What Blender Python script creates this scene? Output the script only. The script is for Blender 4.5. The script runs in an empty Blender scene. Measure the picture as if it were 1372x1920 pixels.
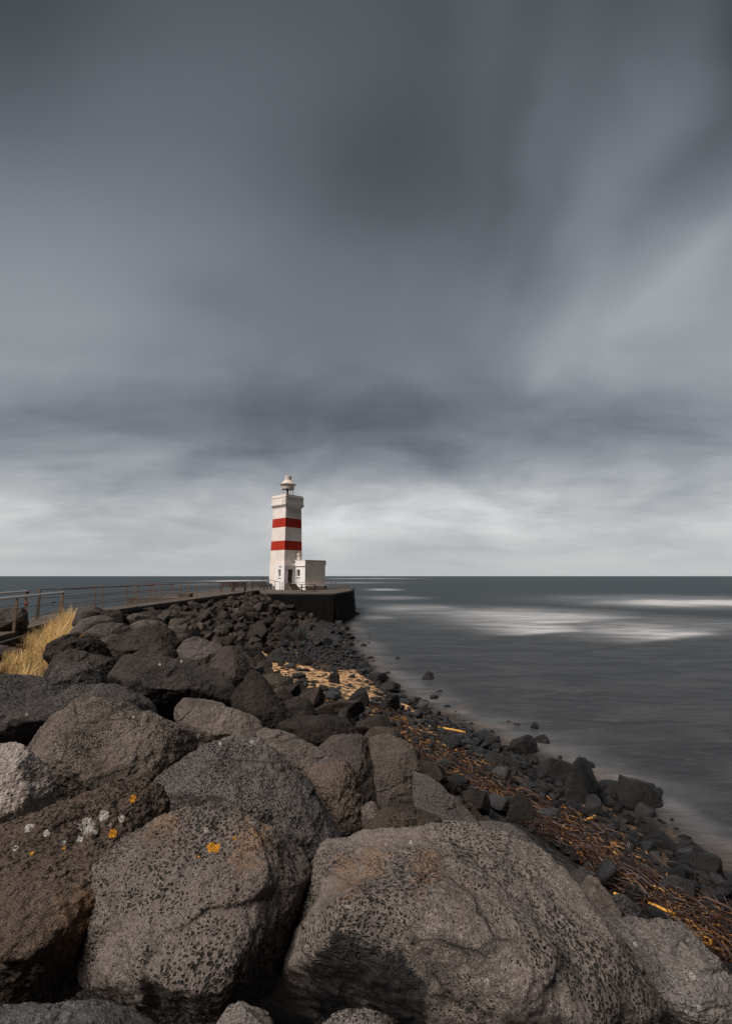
import bpy, bmesh, math, random
import numpy as np
from mathutils import Vector, Matrix
R = math.radians
random.seed(7); rng = np.random.default_rng(7)
scene = bpy.context.scene
COL = scene.collection

# ------------------------------------------------------------------ camera
CAM = np.array([0.0, 0.0, 4.5]); PITCH = R(8.0); F = 853.33
cd = bpy.data.cameras.new('camera'); cam = bpy.data.objects.new('camera', cd); COL.objects.link(cam)
cam.location = CAM; cam.rotation_euler = (R(90) + PITCH, 0, 0)
cd.sensor_fit = 'VERTICAL'; cd.sensor_height = 36.0; cd.sensor_width = 36.0; cd.lens = 16.0
cd.clip_start = 0.05; cd.clip_end = 30000
scene.camera = cam
scene.render.resolution_x = 731; scene.render.resolution_y = 1024
scene.view_settings.view_transform = 'Standard'; scene.view_settings.look = 'None'
scene.view_settings.exposure = 0; scene.view_settings.gamma = 1

def ray(px, py):
    u = (px - 686) / F; v = (960 - py) / F
    return np.array([u, math.cos(PITCH) - v * math.sin(PITCH), math.sin(PITCH) + v * math.cos(PITCH)])
def at_depth(px, py, D):
    r = ray(px, py); return CAM + r * (D / r[1])
def at_dist(px, py, D):
    r = ray(px, py); return CAM + r * (D / np.linalg.norm(r))
def at_z(px, py, z):
    r = ray(px, py); return CAM + r * ((z - CAM[2]) / r[2])
def azel(px, py):
    r = ray(px, py)
    return math.atan2(r[0], r[1]), math.atan2(r[2], r[1])

# ------------------------------------------------------------------ noise (numpy)
def _h(ix, iy, iz, s):
    n = (ix.astype(np.uint32) * np.uint32(374761393) + iy.astype(np.uint32) * np.uint32(668265263)
         + iz.astype(np.uint32) * np.uint32(2147483647 - 1274126177) + np.uint32((s * 1013904223) & 0xffffffff))
    n = (n ^ (n >> np.uint32(13))) * np.uint32(1274126177)
    n = n ^ (n >> np.uint32(16))
    n = n * np.uint32(2246822519); n = n ^ (n >> np.uint32(15))
    return n.astype(np.float32) / np.float32(4294967295.0)
def vnoise(P, s=0):
    P = np.asarray(P, dtype=np.float32)
    I = np.floor(P).astype(np.int64); f = P - I
    f = f * f * f * (f * (f * 6 - 15) + 10)
    I = (I & 0xffffffff)
    x0, y0, z0 = I[:, 0], I[:, 1], I[:, 2]; x1 = x0 + 1; y1 = y0 + 1; z1 = z0 + 1
    fx, fy, fz = f[:, 0], f[:, 1], f[:, 2]
    def L(a, b, t): return a + (b - a) * t
    return L(L(L(_h(x0, y0, z0, s), _h(x1, y0, z0, s), fx), L(_h(x0, y1, z0, s), _h(x1, y1, z0, s), fx), fy),
             L(L(_h(x0, y0, z1, s), _h(x1, y0, z1, s), fx), L(_h(x0, y1, z1, s), _h(x1, y1, z1, s), fx), fy), fz) * 2 - 1
def fbm(P, s=0, o=4, g=0.5):
    t = 0; a = 1.0; n = 0; P = np.asarray(P, dtype=np.float32)
    for i in range(o):
        t = t + a * vnoise(P * (2.03 ** i) + 17.3 * i, s + i); n += a; a *= g
    return t / n
def sstep(a, b, x):
    t = np.clip((x - a) / (b - a), 0, 1); return t * t * (3 - 2 * t)

# ------------------------------------------------------------------ object helpers
def tag(o, label=None, cat=None, group=None, kind=None):
    if label: o['label'] = label
    if cat: o['category'] = cat
    if group: o['group'] = group
    if kind: o['kind'] = kind
    return o
def link(name, me, parent=None, mat=None):
    o = bpy.data.objects.new(name, me); COL.objects.link(o)
    if parent is not None: o.parent = parent
    if mat is not None and me is not None: me.materials.append(mat)
    return o
def empty(name, loc=(0, 0, 0), rz=0):
    o = bpy.data.objects.new(name, None); COL.objects.link(o)
    o.location = loc; o.rotation_euler = (0, 0, rz); o.empty_display_size = 0.2
    return o
def mesh_np(name, V, Fc, smooth=True):
    me = bpy.data.meshes.new(name); V = np.asarray(V, np.float32); Fc = np.asarray(Fc, np.int32)
    k = Fc.shape[1]
    me.vertices.add(len(V)); me.vertices.foreach_set('co', V.ravel())
    me.loops.add(Fc.size); me.loops.foreach_set('vertex_index', Fc.ravel())
    me.polygons.add(len(Fc)); me.polygons.foreach_set('loop_start', np.arange(0, Fc.size, k, dtype=np.int32))
    me.polygons.foreach_set('use_smooth', np.full(len(Fc), smooth))
    me.update(calc_edges=True); return me
def fattr(me, name, vals):
    a = me.attributes.new(name, 'FLOAT', 'POINT'); a.data.foreach_set('value', np.asarray(vals, np.float32))
def cattr(me, name, cols):
    a = me.attributes.new(name, 'FLOAT_COLOR', 'POINT')
    c = np.ones((len(cols), 4), np.float32); c[:, :3] = cols; a.data.foreach_set('color', c.ravel())

class MB:
    """collects simple shapes into one mesh"""
    def __init__(s): s.bm = bmesh.new()
    def box(s, c, size, rz=0, rx=0, ry=0, bev=0):
        M = Matrix.Translation(c) @ Matrix.Rotation(rz, 4, 'Z') @ Matrix.Rotation(ry, 4, 'Y') @ Matrix.Rotation(rx, 4, 'X') @ Matrix.Diagonal((*size, 1))
        r = bmesh.ops.create_cube(s.bm, size=1, matrix=M)
        if bev:
            es = {e for v in r['verts'] for e in v.link_edges}
            bmesh.ops.bevel(s.bm, geom=list(es), offset=bev, segments=1, affect='EDGES')
        return s
    def bar(s, a, b, r, n=8, r2=None):
        a = Vector(a); b = Vector(b); d = b - a
        q = d.to_track_quat('Z', 'Y').to_matrix().to_4x4()
        M = Matrix.Translation((a + b) / 2) @ q
        bmesh.ops.create_cone(s.bm, cap_ends=True, segments=n, radius1=r, radius2=r if r2 is None else r2, depth=d.length, matrix=M)
        return s
    def beam(s, a, b, w, h):
        a = Vector(a); b = Vector(b); d = b - a
        q = d.to_track_quat('Z', 'Y').to_matrix().to_4x4()
        bmesh.ops.create_cube(s.bm, size=1, matrix=Matrix.Translation((a + b) / 2) @ q @ Matrix.Diagonal((w, h, d.length, 1)))
        return s
    def tube(s, pts, r, n=6):
        pts = [Vector(p) for p in pts]; rings = []
        for i, p in enumerate(pts):
            t = (pts[min(i + 1, len(pts) - 1)] - pts[max(i - 1, 0)]).normalized()
            q = t.to_track_quat('Z', 'Y')
            rings.append([s.bm.verts.new(p + q @ Vector((r * math.cos(k * 2 * math.pi / n), r * math.sin(k * 2 * math.pi / n), 0))) for k in range(n)])
        for i in range(len(rings) - 1):
            for k in range(n):
                s.bm.faces.new((rings[i][k], rings[i][(k + 1) % n], rings[i + 1][(k + 1) % n], rings[i + 1][k]))
        s.bm.faces.new(rings[0][::-1]); s.bm.faces.new(rings[-1])
        return s
    def frustum(s, s0, s1, z0, z1, c=(0, 0)):
        v = [s.bm.verts.new((c[0] + sx * h / 2, c[1] + sy * h / 2, z)) for h, z in ((s0, z0), (s1, z1)) for sx, sy in ((-1, -1), (1, -1), (1, 1), (-1, 1))]
        for k in range(4): s.bm.faces.new((v[k], v[(k + 1) % 4], v[4 + (k + 1) % 4], v[4 + k]))
        s.bm.faces.new(v[:4][::-1]); s.bm.faces.new(v[4:])
        return s
    def lathe(s, prof, c=(0, 0, 0), n=28, capb=True, capt=True):
        rings = [[s.bm.verts.new((c[0] + r * math.cos(k * 2 * math.pi / n), c[1] + r * math.sin(k * 2 * math.pi / n), c[2] + z)) for k in range(n)] for r, z in prof]
        for i in range(len(rings) - 1):
            for k in range(n): s.bm.faces.new((rings[i][k], rings[i][(k + 1) % n], rings[i + 1][(k + 1) % n], rings[i + 1][k]))
        if capb: s.bm.faces.new(rings[0][::-1])
        if capt: s.bm.faces.new(rings[-1])
        return s
    def quad(s, *p): s.bm.faces.new([s.bm.verts.new(q) for q in p]); return s
    def wall(s, o, ux, n, w, h, holes=(), depth=0.22):
        """wall rectangle from o along ux (w) and z (h), outward normal n, with rectangular holes and reveals"""
        o = Vector(o); ux = Vector(ux); n = Vector(n); z = Vector((0, 0, 1))
        xs = sorted({0, w, *[v for q in holes for v in q[:2]]}); zs = sorted({0, h, *[v for q in holes for v in q[2:]]})
        pt = lambda a, b, d=0: o + ux * a + z * b - n * d
        for i in range(len(xs) - 1):
            for j in range(len(zs) - 1):
                cx = (xs[i] + xs[i + 1]) / 2; cz = (zs[j] + zs[j + 1]) / 2
                if any(q[0] < cx < q[1] and q[2] < cz < q[3] for q in holes): continue
                s.quad(pt(xs[i], zs[j]), pt(xs[i + 1], zs[j]), pt(xs[i + 1], zs[j + 1]), pt(xs[i], zs[j + 1]))
        for a, b, c, d in holes:
            s.quad(pt(a, c), pt(a, d), pt(a, d, depth), pt(a, c, depth)); s.quad(pt(b, c), pt(b, c, depth), pt(b, d, depth), pt(b, d))
            s.quad(pt(a, c), pt(a, c, depth), pt(b, c, depth), pt(b, c)); s.quad(pt(a, d), pt(b, d), pt(b, d, depth), pt(a, d, depth))
        return s
    def build(s, name, mat, parent=None, smooth=False):
        me = bpy.data.meshes.new(name); bmesh.ops.recalc_face_normals(s.bm, faces=s.bm.faces[:]) if not smooth == 'keep' else None
        s.bm.to_mesh(me); s.bm.free()
        o = link(name, me, parent, mat)
        if smooth is True:
            me.polygons.foreach_set('use_smooth', [True] * len(me.polygons))
            try: me.set_sharp_from_angle(angle=R(35))
            except Exception: pass
        return o

# ------------------------------------------------------------------ node helpers
class NT:
    def __init__(s, tree): s.t = tree; s.n = tree.nodes; s.l = tree.links
    def new(s, typ, **kw):
        nd = s.n.new(typ)
        for k, v in kw.items(): setattr(nd, k, v)
        return nd
    def set(s, sock, v):
        if isinstance(v, bpy.types.NodeSocket): s.l.new(v, sock)
        elif v is not None: sock.default_value = v
    def m(s, op, a, b=None, c=None, clamp=False):
        nd = s.new('ShaderNodeMath', operation=op, use_clamp=clamp)
        s.set(nd.inputs[0], a); s.set(nd.inputs[1], b); s.set(nd.inputs[2], c); return nd.outputs[0]
    def mr(s, v, a, b, c=0.0, d=1.0, typ='SMOOTHSTEP'):
        nd = s.new('ShaderNodeMapRange', interpolation_type=typ, clamp=True) if typ == 'LINEAR' else s.new('ShaderNodeMapRange', interpolation_type=typ)
        for k, x in enumerate((v, a, b, c, d)): s.set(nd.inputs[k], x)
        return nd.outputs[0]
    def mix(s, f, a, b, mode='MIX'):
        nd = s.new('ShaderNodeMix', data_type='RGBA', blend_type=mode)
        s.set(nd.inputs[0], f)
        for sock, v in ((nd.inputs[6], a), (nd.inputs[7], b)):
            s.set(sock, (*v, 1) if isinstance(v, tuple) and len(v) == 3 else v)
        return nd.outputs[2]
    def noise(s, vec, scale, detail=4, rough=0.55, dist=0.0, color=False, dim='3D'):
        nd = s.new('ShaderNodeTexNoise', noise_dimensions=dim); s.set(nd.inputs['Vector'], vec); nd.inputs['Scale'].default_value = scale
        nd.inputs['Detail'].default_value = detail; nd.inputs['Roughness'].default_value = rough; nd.inputs['Distortion'].default_value = dist
        return nd.outputs['Color' if color else 'Fac']
    def vor(s, vec, scale, feat='F1', rnd=1.0, out='Distance'):
        nd = s.new('ShaderNodeTexVoronoi', feature=feat); s.set(nd.inputs['Vector'], vec); nd.inputs['Scale'].default_value = scale
        nd.inputs['Randomness'].default_value = rnd
        return nd.outputs[out]
    def mapping(s, vec, scale=(1, 1, 1), rot=(0, 0, 0), loc=(0, 0, 0)):
        nd = s.new('ShaderNodeMapping'); s.set(nd.inputs['Vector'], vec)
        nd.inputs['Scale'].default_value = scale; nd.inputs['Rotation'].default_value = rot; nd.inputs['Location'].default_value = loc
        return nd.outputs[0]
    def comb(s, x, y, z):
        nd = s.new('ShaderNodeCombineXYZ'); s.set(nd.inputs[0], x); s.set(nd.inputs[1], y); s.set(nd.inputs[2], z); return nd.outputs[0]
    def bump(s, h, dist, strength=1.0, normal=None):
        nd = s.new('ShaderNodeBump'); s.set(nd.inputs['Height'], h); nd.inputs['Distance'].default_value = dist
        nd.inputs['Strength'].default_value = strength; s.set(nd.inputs['Normal'], normal); return nd.outputs[0]
    def attr(s, name, out='Fac'):
        nd = s.new('ShaderNodeAttribute'); nd.attribute_name = name; return nd.outputs[out]
    def ramp(s, v, stops):
        nd = s.new('ShaderNodeValToRGB'); s.set(nd.inputs[0], v); e = nd.color_ramp.elements
        while len(e) < len(stops): e.new(0.5)
        for k, (p, c) in enumerate(stops): e[k].position = p; e[k].color = (*c, 1) if len(c) == 3 else c
        return nd.outputs[0]
def material(name):
    m = bpy.data.materials.new(name); m.use_nodes = True
    nt = NT(m.node_tree); b = m.node_tree.nodes['Principled BSDF']
    return m, nt, b
def coords(nt, which='Object'):
    return nt.new('ShaderNodeTexCoord').outputs[which]

# ------------------------------------------------------------------ materials
def rock_material(name, pore=1.0, scale=1.0, spec=0.25, rough=0.85, wet=False, strata=0.0, relief=1.0, crack=0.6):
    m, nt, b = material(name)
    oi = nt.new('ShaderNodeObjectInfo')
    co = coords(nt)
    off = nt.new('ShaderNodeVectorMath', operation='ADD'); nt.set(off.inputs[0], co)
    sc = nt.new('ShaderNodeVectorMath', operation='SCALE'); nt.set(sc.inputs[0], nt.comb(oi.outputs['Random'], oi.outputs['Random'], 0.3)); sc.inputs['Scale'].default_value = 37.0
    nt.set(off.inputs[1], sc.outputs[0]); co = off.outputs[0]
    w = nt.new('ShaderNodeVectorMath', operation='MULTIPLY_ADD')
    nt.set(w.inputs[0], nt.noise(co, 9 * scale, 3, color=True)); w.inputs[1].default_value = (0.05 / scale,) * 3; nt.set(w.inputs[2], co)
    cw = nt.mapping(w.outputs[0], (1, 1, 1.5))
    big = nt.noise(co, 1.6 * scale, 3, 0.6)
    mid = nt.noise(co, 7 * scale, 4, 0.68)
    fine = nt.noise(co, 70 * scale, 3, 0.75)
    grain = nt.noise(co, 220 * scale, 2, 0.7)
    dens = nt.mr(nt.noise(co, 2.6 * scale, 3, 0.6, 0.4), 0.36, 0.62)
    sz = nt.mr(nt.noise(co, 11 * scale, 2), 0.3, 0.7, 0.45, 1.0)
    v1 = nt.vor(cw, 32 * scale); v2 = nt.vor(cw, 70 * scale); v3 = nt.vor(cw, 11 * scale)
    th1 = nt.m('MULTIPLY', nt.m('MULTIPLY', nt.m('MULTIPLY_ADD', dens, .75, .25), sz), 0.40)
    p1 = nt.m('SUBTRACT', 1.0, nt.m('DIVIDE', v1, nt.m('MAXIMUM', th1, 0.001)), clamp=True)
    th2 = nt.m('MULTIPLY', nt.m('MULTIPLY_ADD', dens, 0.55, 0.45), 0.52)
    p2 = nt.m('SUBTRACT', 1.0, nt.m('DIVIDE', v2, th2), clamp=True)
    th3 = nt.m('MULTIPLY', nt.mr(nt.vor(co, 5 * scale, out='Color'), 0.7, 0.95), 0.16)
    p3 = nt.m('SUBTRACT', 1.0, nt.m('DIVIDE', v3, nt.m('MAXIMUM', th3, 0.001)), clamp=True)
    pores = nt.m('MAXIMUM', nt.m('MAXIMUM', nt.mr(p1, 0, 0.45), nt.m('MULTIPLY', nt.mr(p2, 0, 0.5), 0.92)), nt.mr(p3, 0, 0.4))
    pores = nt.m('MULTIPLY', pores, pore)
    # colour
    g = nt.mix(nt.mr(big, 0.34, 0.66), (0.125, 0.112, 0.107), (0.20, 0.183, 0.174))
    g = nt.mix(nt.m('MULTIPLY', nt.mr(mid, 0.45, 0.75), 0.55), g, (0.155, 0.118, 0.094))
    g = nt.mix(nt.m('MULTIPLY', nt.mr(fine, 0.38, 0.68), 0.6), g, (0.33, 0.305, 0.29))
    g = nt.mix(nt.m('MULTIPLY', nt.mr(nt.noise(co, 3.1 * scale, 4, 0.7), 0.54, 0.68), 0.55), g, (0.07, 0.062, 0.058))
    g = nt.mix(nt.m('MULTIPLY', nt.mr(grain, 0.52, 0.74), 0.65), g, (0.04, 0.036, 0.034))
    g = nt.mix(nt.m('MULTIPLY', pores, 0.96), g, (0.012, 0.014, 0.013))
    g = nt.mix(1.0, nt.mix(1.0, g, (1.0, .965, .935), 'MULTIPLY') if not wet else g, oi.outputs['Color'], 'MULTIPLY')
    if not wet:
        li = nt.attr('lichen'); edge = nt.noise(co, 45, 3, 0.6)
        lm = nt.mr(nt.m('ADD', li, nt.m('MULTIPLY', nt.m('SUBTRACT', edge, 0.5), 0.9)), 0.48, 0.58)
        g = nt.mix(lm, g, nt.mix(fine, (0.55, 0.20, 0.012), (0.75, 0.36, 0.03)))
        pa = nt.attr('pale'); pm = nt.mr(nt.m('ADD', pa, nt.m('MULTIPLY', nt.m('SUBTRACT', edge, 0.5), 1.0)), 0.5, 0.6)
        g = nt.mix(pm, g, (0.5, 0.46, 0.42))
        st = nt.attr('blotch'); g = nt.mix(nt.mr(nt.m('ADD', st, nt.m('MULTIPLY', nt.m('SUBTRACT', mid, 0.5), 2.2)), 0.38, 0.62), g, (0.035, 0.033, 0.033))
        ru = nt.attr('rust'); g = nt.mix(nt.m('MULTIPLY', nt.mr(nt.m('ADD', ru, nt.m('MULTIPLY', nt.m('SUBTRACT', nt.noise(co, 22, 4), 0.5), 1.6)), 0.5, 0.95), 0.42), g, (0.33, 0.19, 0.10))
    ce = nt.vor(nt.mapping(w.outputs[0], (1, 1, 1.6), (.4, .7, 0)), 2.1 * scale, 'DISTANCE_TO_EDGE')
    ck = nt.m('MULTIPLY', nt.m('SUBTRACT', 1.0, nt.mr(ce, 0.0, 0.022)), nt.mr(nt.noise(co, 2.3 * scale, 2), 0.47, 0.6))
    g = nt.mix(nt.m('MULTIPLY', ck, crack), g, (0.012, 0.011, 0.010))
    if strata:
        sl = nt.noise(nt.mapping(w.outputs[0], (2.0, 2.0, 34.0), (.35, .25, 0)), 1.0 * scale, 4, 0.6)
        g = nt.mix(nt.m('MULTIPLY', nt.mr(sl, 0.5, 0.72), strata), g, (0.05, 0.044, 0.04))
        mid = nt.m('ADD', mid, nt.m('MULTIPLY', sl, -strata * .8))
    nt.set(b.inputs['Base Color'], g)
    b.inputs['Roughness'].default_value = rough; b.inputs['Specular IOR Level'].default_value = spec
    h = nt.m('ADD', nt.m('MULTIPLY', mid, 0.9), nt.m('MULTIPLY', fine, 0.32))
    h = nt.m('SUBTRACT', h, nt.m('MULTIPLY', ck, 1.2 * crack))
    n1 = nt.bump(h, 0.06 * relief / scale, 0.95)
    n2 = nt.bump(nt.m('SUBTRACT', nt.m('MULTIPLY', grain, 0.35), pores), 0.03 / scale, 1.0, n1)
    nt.set(b.inputs['Normal'], n2)
    return m
M_ROCK = rock_material('vesicular basalt')
M_SMOOTH = rock_material('dense grey basalt', pore=0.35, strata=0.55, relief=0.7, crack=1.0)
M_SLAB = rock_material('pale layered slab rock', pore=0.12, strata=0.28, relief=0.4, crack=0.5)
M_ROUGH = rock_material('scoria', pore=0.85, scale=0.8, relief=1.6, rough=0.95)
M_RUBBLE = rock_material('rubble basalt', pore=0.8, scale=0.7)
M_WET = rock_material('wet basalt', pore=0.2, scale=1.0, spec=0.24, rough=0.24, wet=True, relief=.6, crack=.3)

def simple(name, col, rough=0.7, var=0.25, scale=3.0, spec=0.3, metal=0.0, bump=0.0, blotch=None, stain_amt=0.5, vert=False):
    m, nt, b = material(name); co = coords(nt)
    n = nt.noise(co, scale, 6, 0.65)
    c = nt.mix(n, tuple(x * (1 - var) for x in col), tuple(min(1, x * (1 + var)) for x in col))
    if blotch:
        cs = nt.mapping(co, (1, 1, 0.12)) if vert else co
        c = nt.mix(nt.m('MULTIPLY', nt.mr(nt.noise(cs, scale * 1.7, 6, 0.7), 0.52, 0.72), stain_amt), c, blotch)
    nt.set(b.inputs['Base Color'], c); b.inputs['Roughness'].default_value = rough; b.inputs['Specular IOR Level'].default_value = spec
    b.inputs['Metallic'].default_value = metal
    if bump: nt.set(b.inputs['Normal'], nt.bump(nt.noise(co, scale * 6, 5, 0.7), bump, 0.8))
    return m
def painted(name, col, dirt):
    """whitewashed board-marked concrete: horizontal shutter lines, flaked patches, vertical runs"""
    m, nt, b = material(name); co = coords(nt)
    sep = nt.new('ShaderNodeSeparateXYZ'); nt.set(sep.inputs[0], co)
    z = nt.m('MULTIPLY', sep.outputs[2], 3.6)
    fr = nt.m('FRACT', nt.m('ADD', z, nt.m('MULTIPLY', nt.noise(co, 1.3, 2), 0.25)))
    line = nt.m('SUBTRACT', 1.0, nt.mr(nt.m('ABSOLUTE', nt.m('SUBTRACT', fr, 0.5)), 0.0, 0.10), clamp=True)
    line = nt.m('MULTIPLY', line, nt.mr(nt.noise(co, 2.2, 4), 0.4, 0.65))
    c = nt.mix(nt.mr(nt.noise(co, 0.9, 5, 0.6), 0.3, 0.7), col, tuple(x * 0.86 for x in col))
    c = nt.mix(nt.m('MULTIPLY', nt.mr(nt.noise(nt.mapping(co, (1, 1, 0.1)), 4.0, 5, 0.7), 0.5, 0.75), 0.4), c, dirt)
    c = nt.mix(nt.m('MULTIPLY', line, 0.55), c, dirt)
    flake = nt.m('MULTIPLY', nt.mr(nt.noise(nt.mapping(co, (1, 1, 3.0)), 5.0, 6, 0.75), 0.60, 0.68), nt.mr(nt.noise(co, 0.8, 2), 0.42, 0.62))
    c = nt.mix(nt.m('MULTIPLY', flake, 0.7), c, (0.30, 0.22, 0.165))
    ru = nt.attr('rust')
    c = nt.mix(ru, c, (0.6, 0.24, 0.04))
    nt.set(b.inputs['Base Color'], c); b.inputs['Roughness'].default_value = 0.8; b.inputs['Specular IOR Level'].default_value = 0.2
    h = nt.m('SUBTRACT', nt.m('MULTIPLY', nt.noise(co, 14, 5, 0.7), 0.4), nt.m('ADD', line, flake))
    nt.set(b.inputs['Normal'], nt.bump(h, 0.02, 0.8))
    return m
M_WHITE = painted('weathered cream paint', (0.80, 0.725, 0.675), (0.46, 0.38, 0.32))
M_WHITE2 = painted('fresh white paint', (0.86, 0.84, 0.835), (0.55, 0.5, 0.46))
M_RED = painted('weathered red paint', (0.40, 0.030, 0.015), (0.26, 0.03, 0.015))
M_CAP = simple('lantern grey paint', (0.60, 0.53, 0.48), 0.5, 0.12, 2.0, blotch=(0.4, 0.3, 0.22), stain_amt=0.3, vert=True)
M_DARKIN = simple('dark lantern interior', (0.03, 0.03, 0.03), 0.5, 0.2)
M_GLASS = simple('dark window glass', (0.035, 0.037, 0.036), 0.12, 0.3, 2.0, spec=0.5)
M_DOOR = simple('dark door paint', (0.022, 0.022, 0.022), 0.5, 0.3, 5.0)
M_FRAME = simple('stained frame wood', (0.32, 0.24, 0.16), 0.7, 0.3, 6.0)
M_CONC = simple('weathered concrete', (0.085, 0.068, 0.057), 0.85, 0.45, 1.3, bump=0.02, blotch=(0.07, 0.06, 0.05), stain_amt=0.6)
M_CONCD = simple('dark damp concrete', (0.028, 0.024, 0.021), 0.8, 0.4, 1.8, bump=0.03, blotch=(0.13, 0.115, 0.095), stain_amt=0.5)
M_RUST = simple('rusty steel', (0.20, 0.135, 0.09), 0.75, 0.35, 5.0, bump=0.004, blotch=(0.30, 0.21, 0.11), stain_amt=0.6)
M_CABLE = simple('brown red painted cable', (0.17, 0.075, 0.055), 0.6, 0.3, 6.0)
M_GALV = simple('galvanised pipe', (0.46, 0.45, 0.45), 0.4, 0.2, 4.0, spec=0.5)
M_WIRE = simple('dark steel wire', (0.05, 0.045, 0.045), 0.5, 0.2, 6.0)
M_REDCLIP = simple('red plastic tie', (0.22, 0.03, 0.024), 0.6, 0.2, 6.0)
M_WOOD = simple('dark tarred wood', (0.058, 0.038, 0.028), 0.7, 0.35, 6.0, bump=0.004)
M_MASON = simple('dark basalt masonry', (0.008, 0.0072, 0.0068), 0.8, 0.7, 2.6, bump=0.06, blotch=(0.042, 0.031, 0.022), stain_amt=0.55, spec=.05)
M_MASON2 = simple('brown basalt masonry', (0.05, 0.038, 0.029), 0.85, 0.5, 2.2, bump=0.04, blotch=(0.03, 0.026, 0.024), stain_amt=0.7)

def kelp_material():
    m, nt, b = material('kelp'); c = nt.attr('tint', 'Color'); co = coords(nt)
    c = nt.mix(nt.m('MULTIPLY', nt.mr(nt.noise(co, 30, 3), 0.45, 0.7), 0.6), c, (0.025, 0.012, 0.008))
    nt.set(b.inputs['Base Color'], c); b.inputs['Roughness'].default_value = 0.35; b.inputs['Specular IOR Level'].default_value = 0.45
    return m
M_KELP = kelp_material()
def grass_material():
    m, nt, b = material('dry grass'); nt.set(b.inputs['Base Color'], nt.attr('tint', 'Color')); b.inputs['Roughness'].default_value = 0.75
    b.inputs['Specular IOR Level'].default_value = 0.2
    tr = nt.new('ShaderNodeBsdfTranslucent'); nt.set(tr.inputs['Color'], nt.attr('tint', 'Color'))
    mx = nt.new('ShaderNodeMixShader'); mx.inputs[0].default_value = 0.3
    out = m.node_tree.nodes['Material Output']
    nt.l.new(b.outputs[0], mx.inputs[1]); nt.l.new(tr.outputs[0], mx.inputs[2]); nt.l.new(mx.outputs[0], out.inputs['Surface'])
    return m
M_GRASS = grass_material()
def ground_material():
    m, nt, b = material('dark rubble ground'); co = coords(nt)
    c = nt.mix(nt.mr(nt.noise(co, 2.5, 6, 0.7), 0.35, 0.65), (0.012, 0.011, 0.010), (0.045, 0.038, 0.033))
    v = nt.vor(co, 9.0)
    c = nt.mix(nt.m('MULTIPLY', nt.mr(v, 0.1, 0.55), 0.7), c, (0.008, 0.008, 0.008))
    c = nt.mix(nt.m('MULTIPLY', nt.attr('shore'), nt.mr(nt.noise(co, 1.7, 5, 0.6), 0.40, 0.62)), c, (0.17, 0.10, 0.055))
    nt.set(b.inputs['Base Color'], c); b.inputs['Roughness'].default_value = 0.6
    nt.set(b.inputs['Normal'], nt.bump(nt.m('SUBTRACT', nt.noise(co, 12, 5, 0.7), v), 0.08, 1.0))
    return m
M_GROUND = ground_material()
def sand_material():
    m, nt, b = material('golden shell sand'); co = coords(nt)
    c = nt.mix(nt.noise(co, 6, 5, 0.7), (0.50, 0.27, 0.115), (0.80, 0.50, 0.25))
    c = nt.mix(nt.mr(nt.noise(nt.mapping(co, (0.8, 1.5, 1)), 2.6, 8, 0.8), 0.485, 0.55), c, (0.022, 0.015, 0.010))
    c = nt.mix(nt.m('MULTIPLY', nt.mr(nt.noise(co, 16, 4, 0.7), 0.54, 0.61), 0.9), c, (0.03, 0.018, 0.011))
    nt.set(b.inputs['Base Color'], c); b.inputs['Roughness'].default_value = 0.85
    nt.set(b.inputs['Normal'], nt.bump(nt.noise(co, 30, 4), 0.02, 0.8))
    return m
M_SAND = sand_material()
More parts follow.
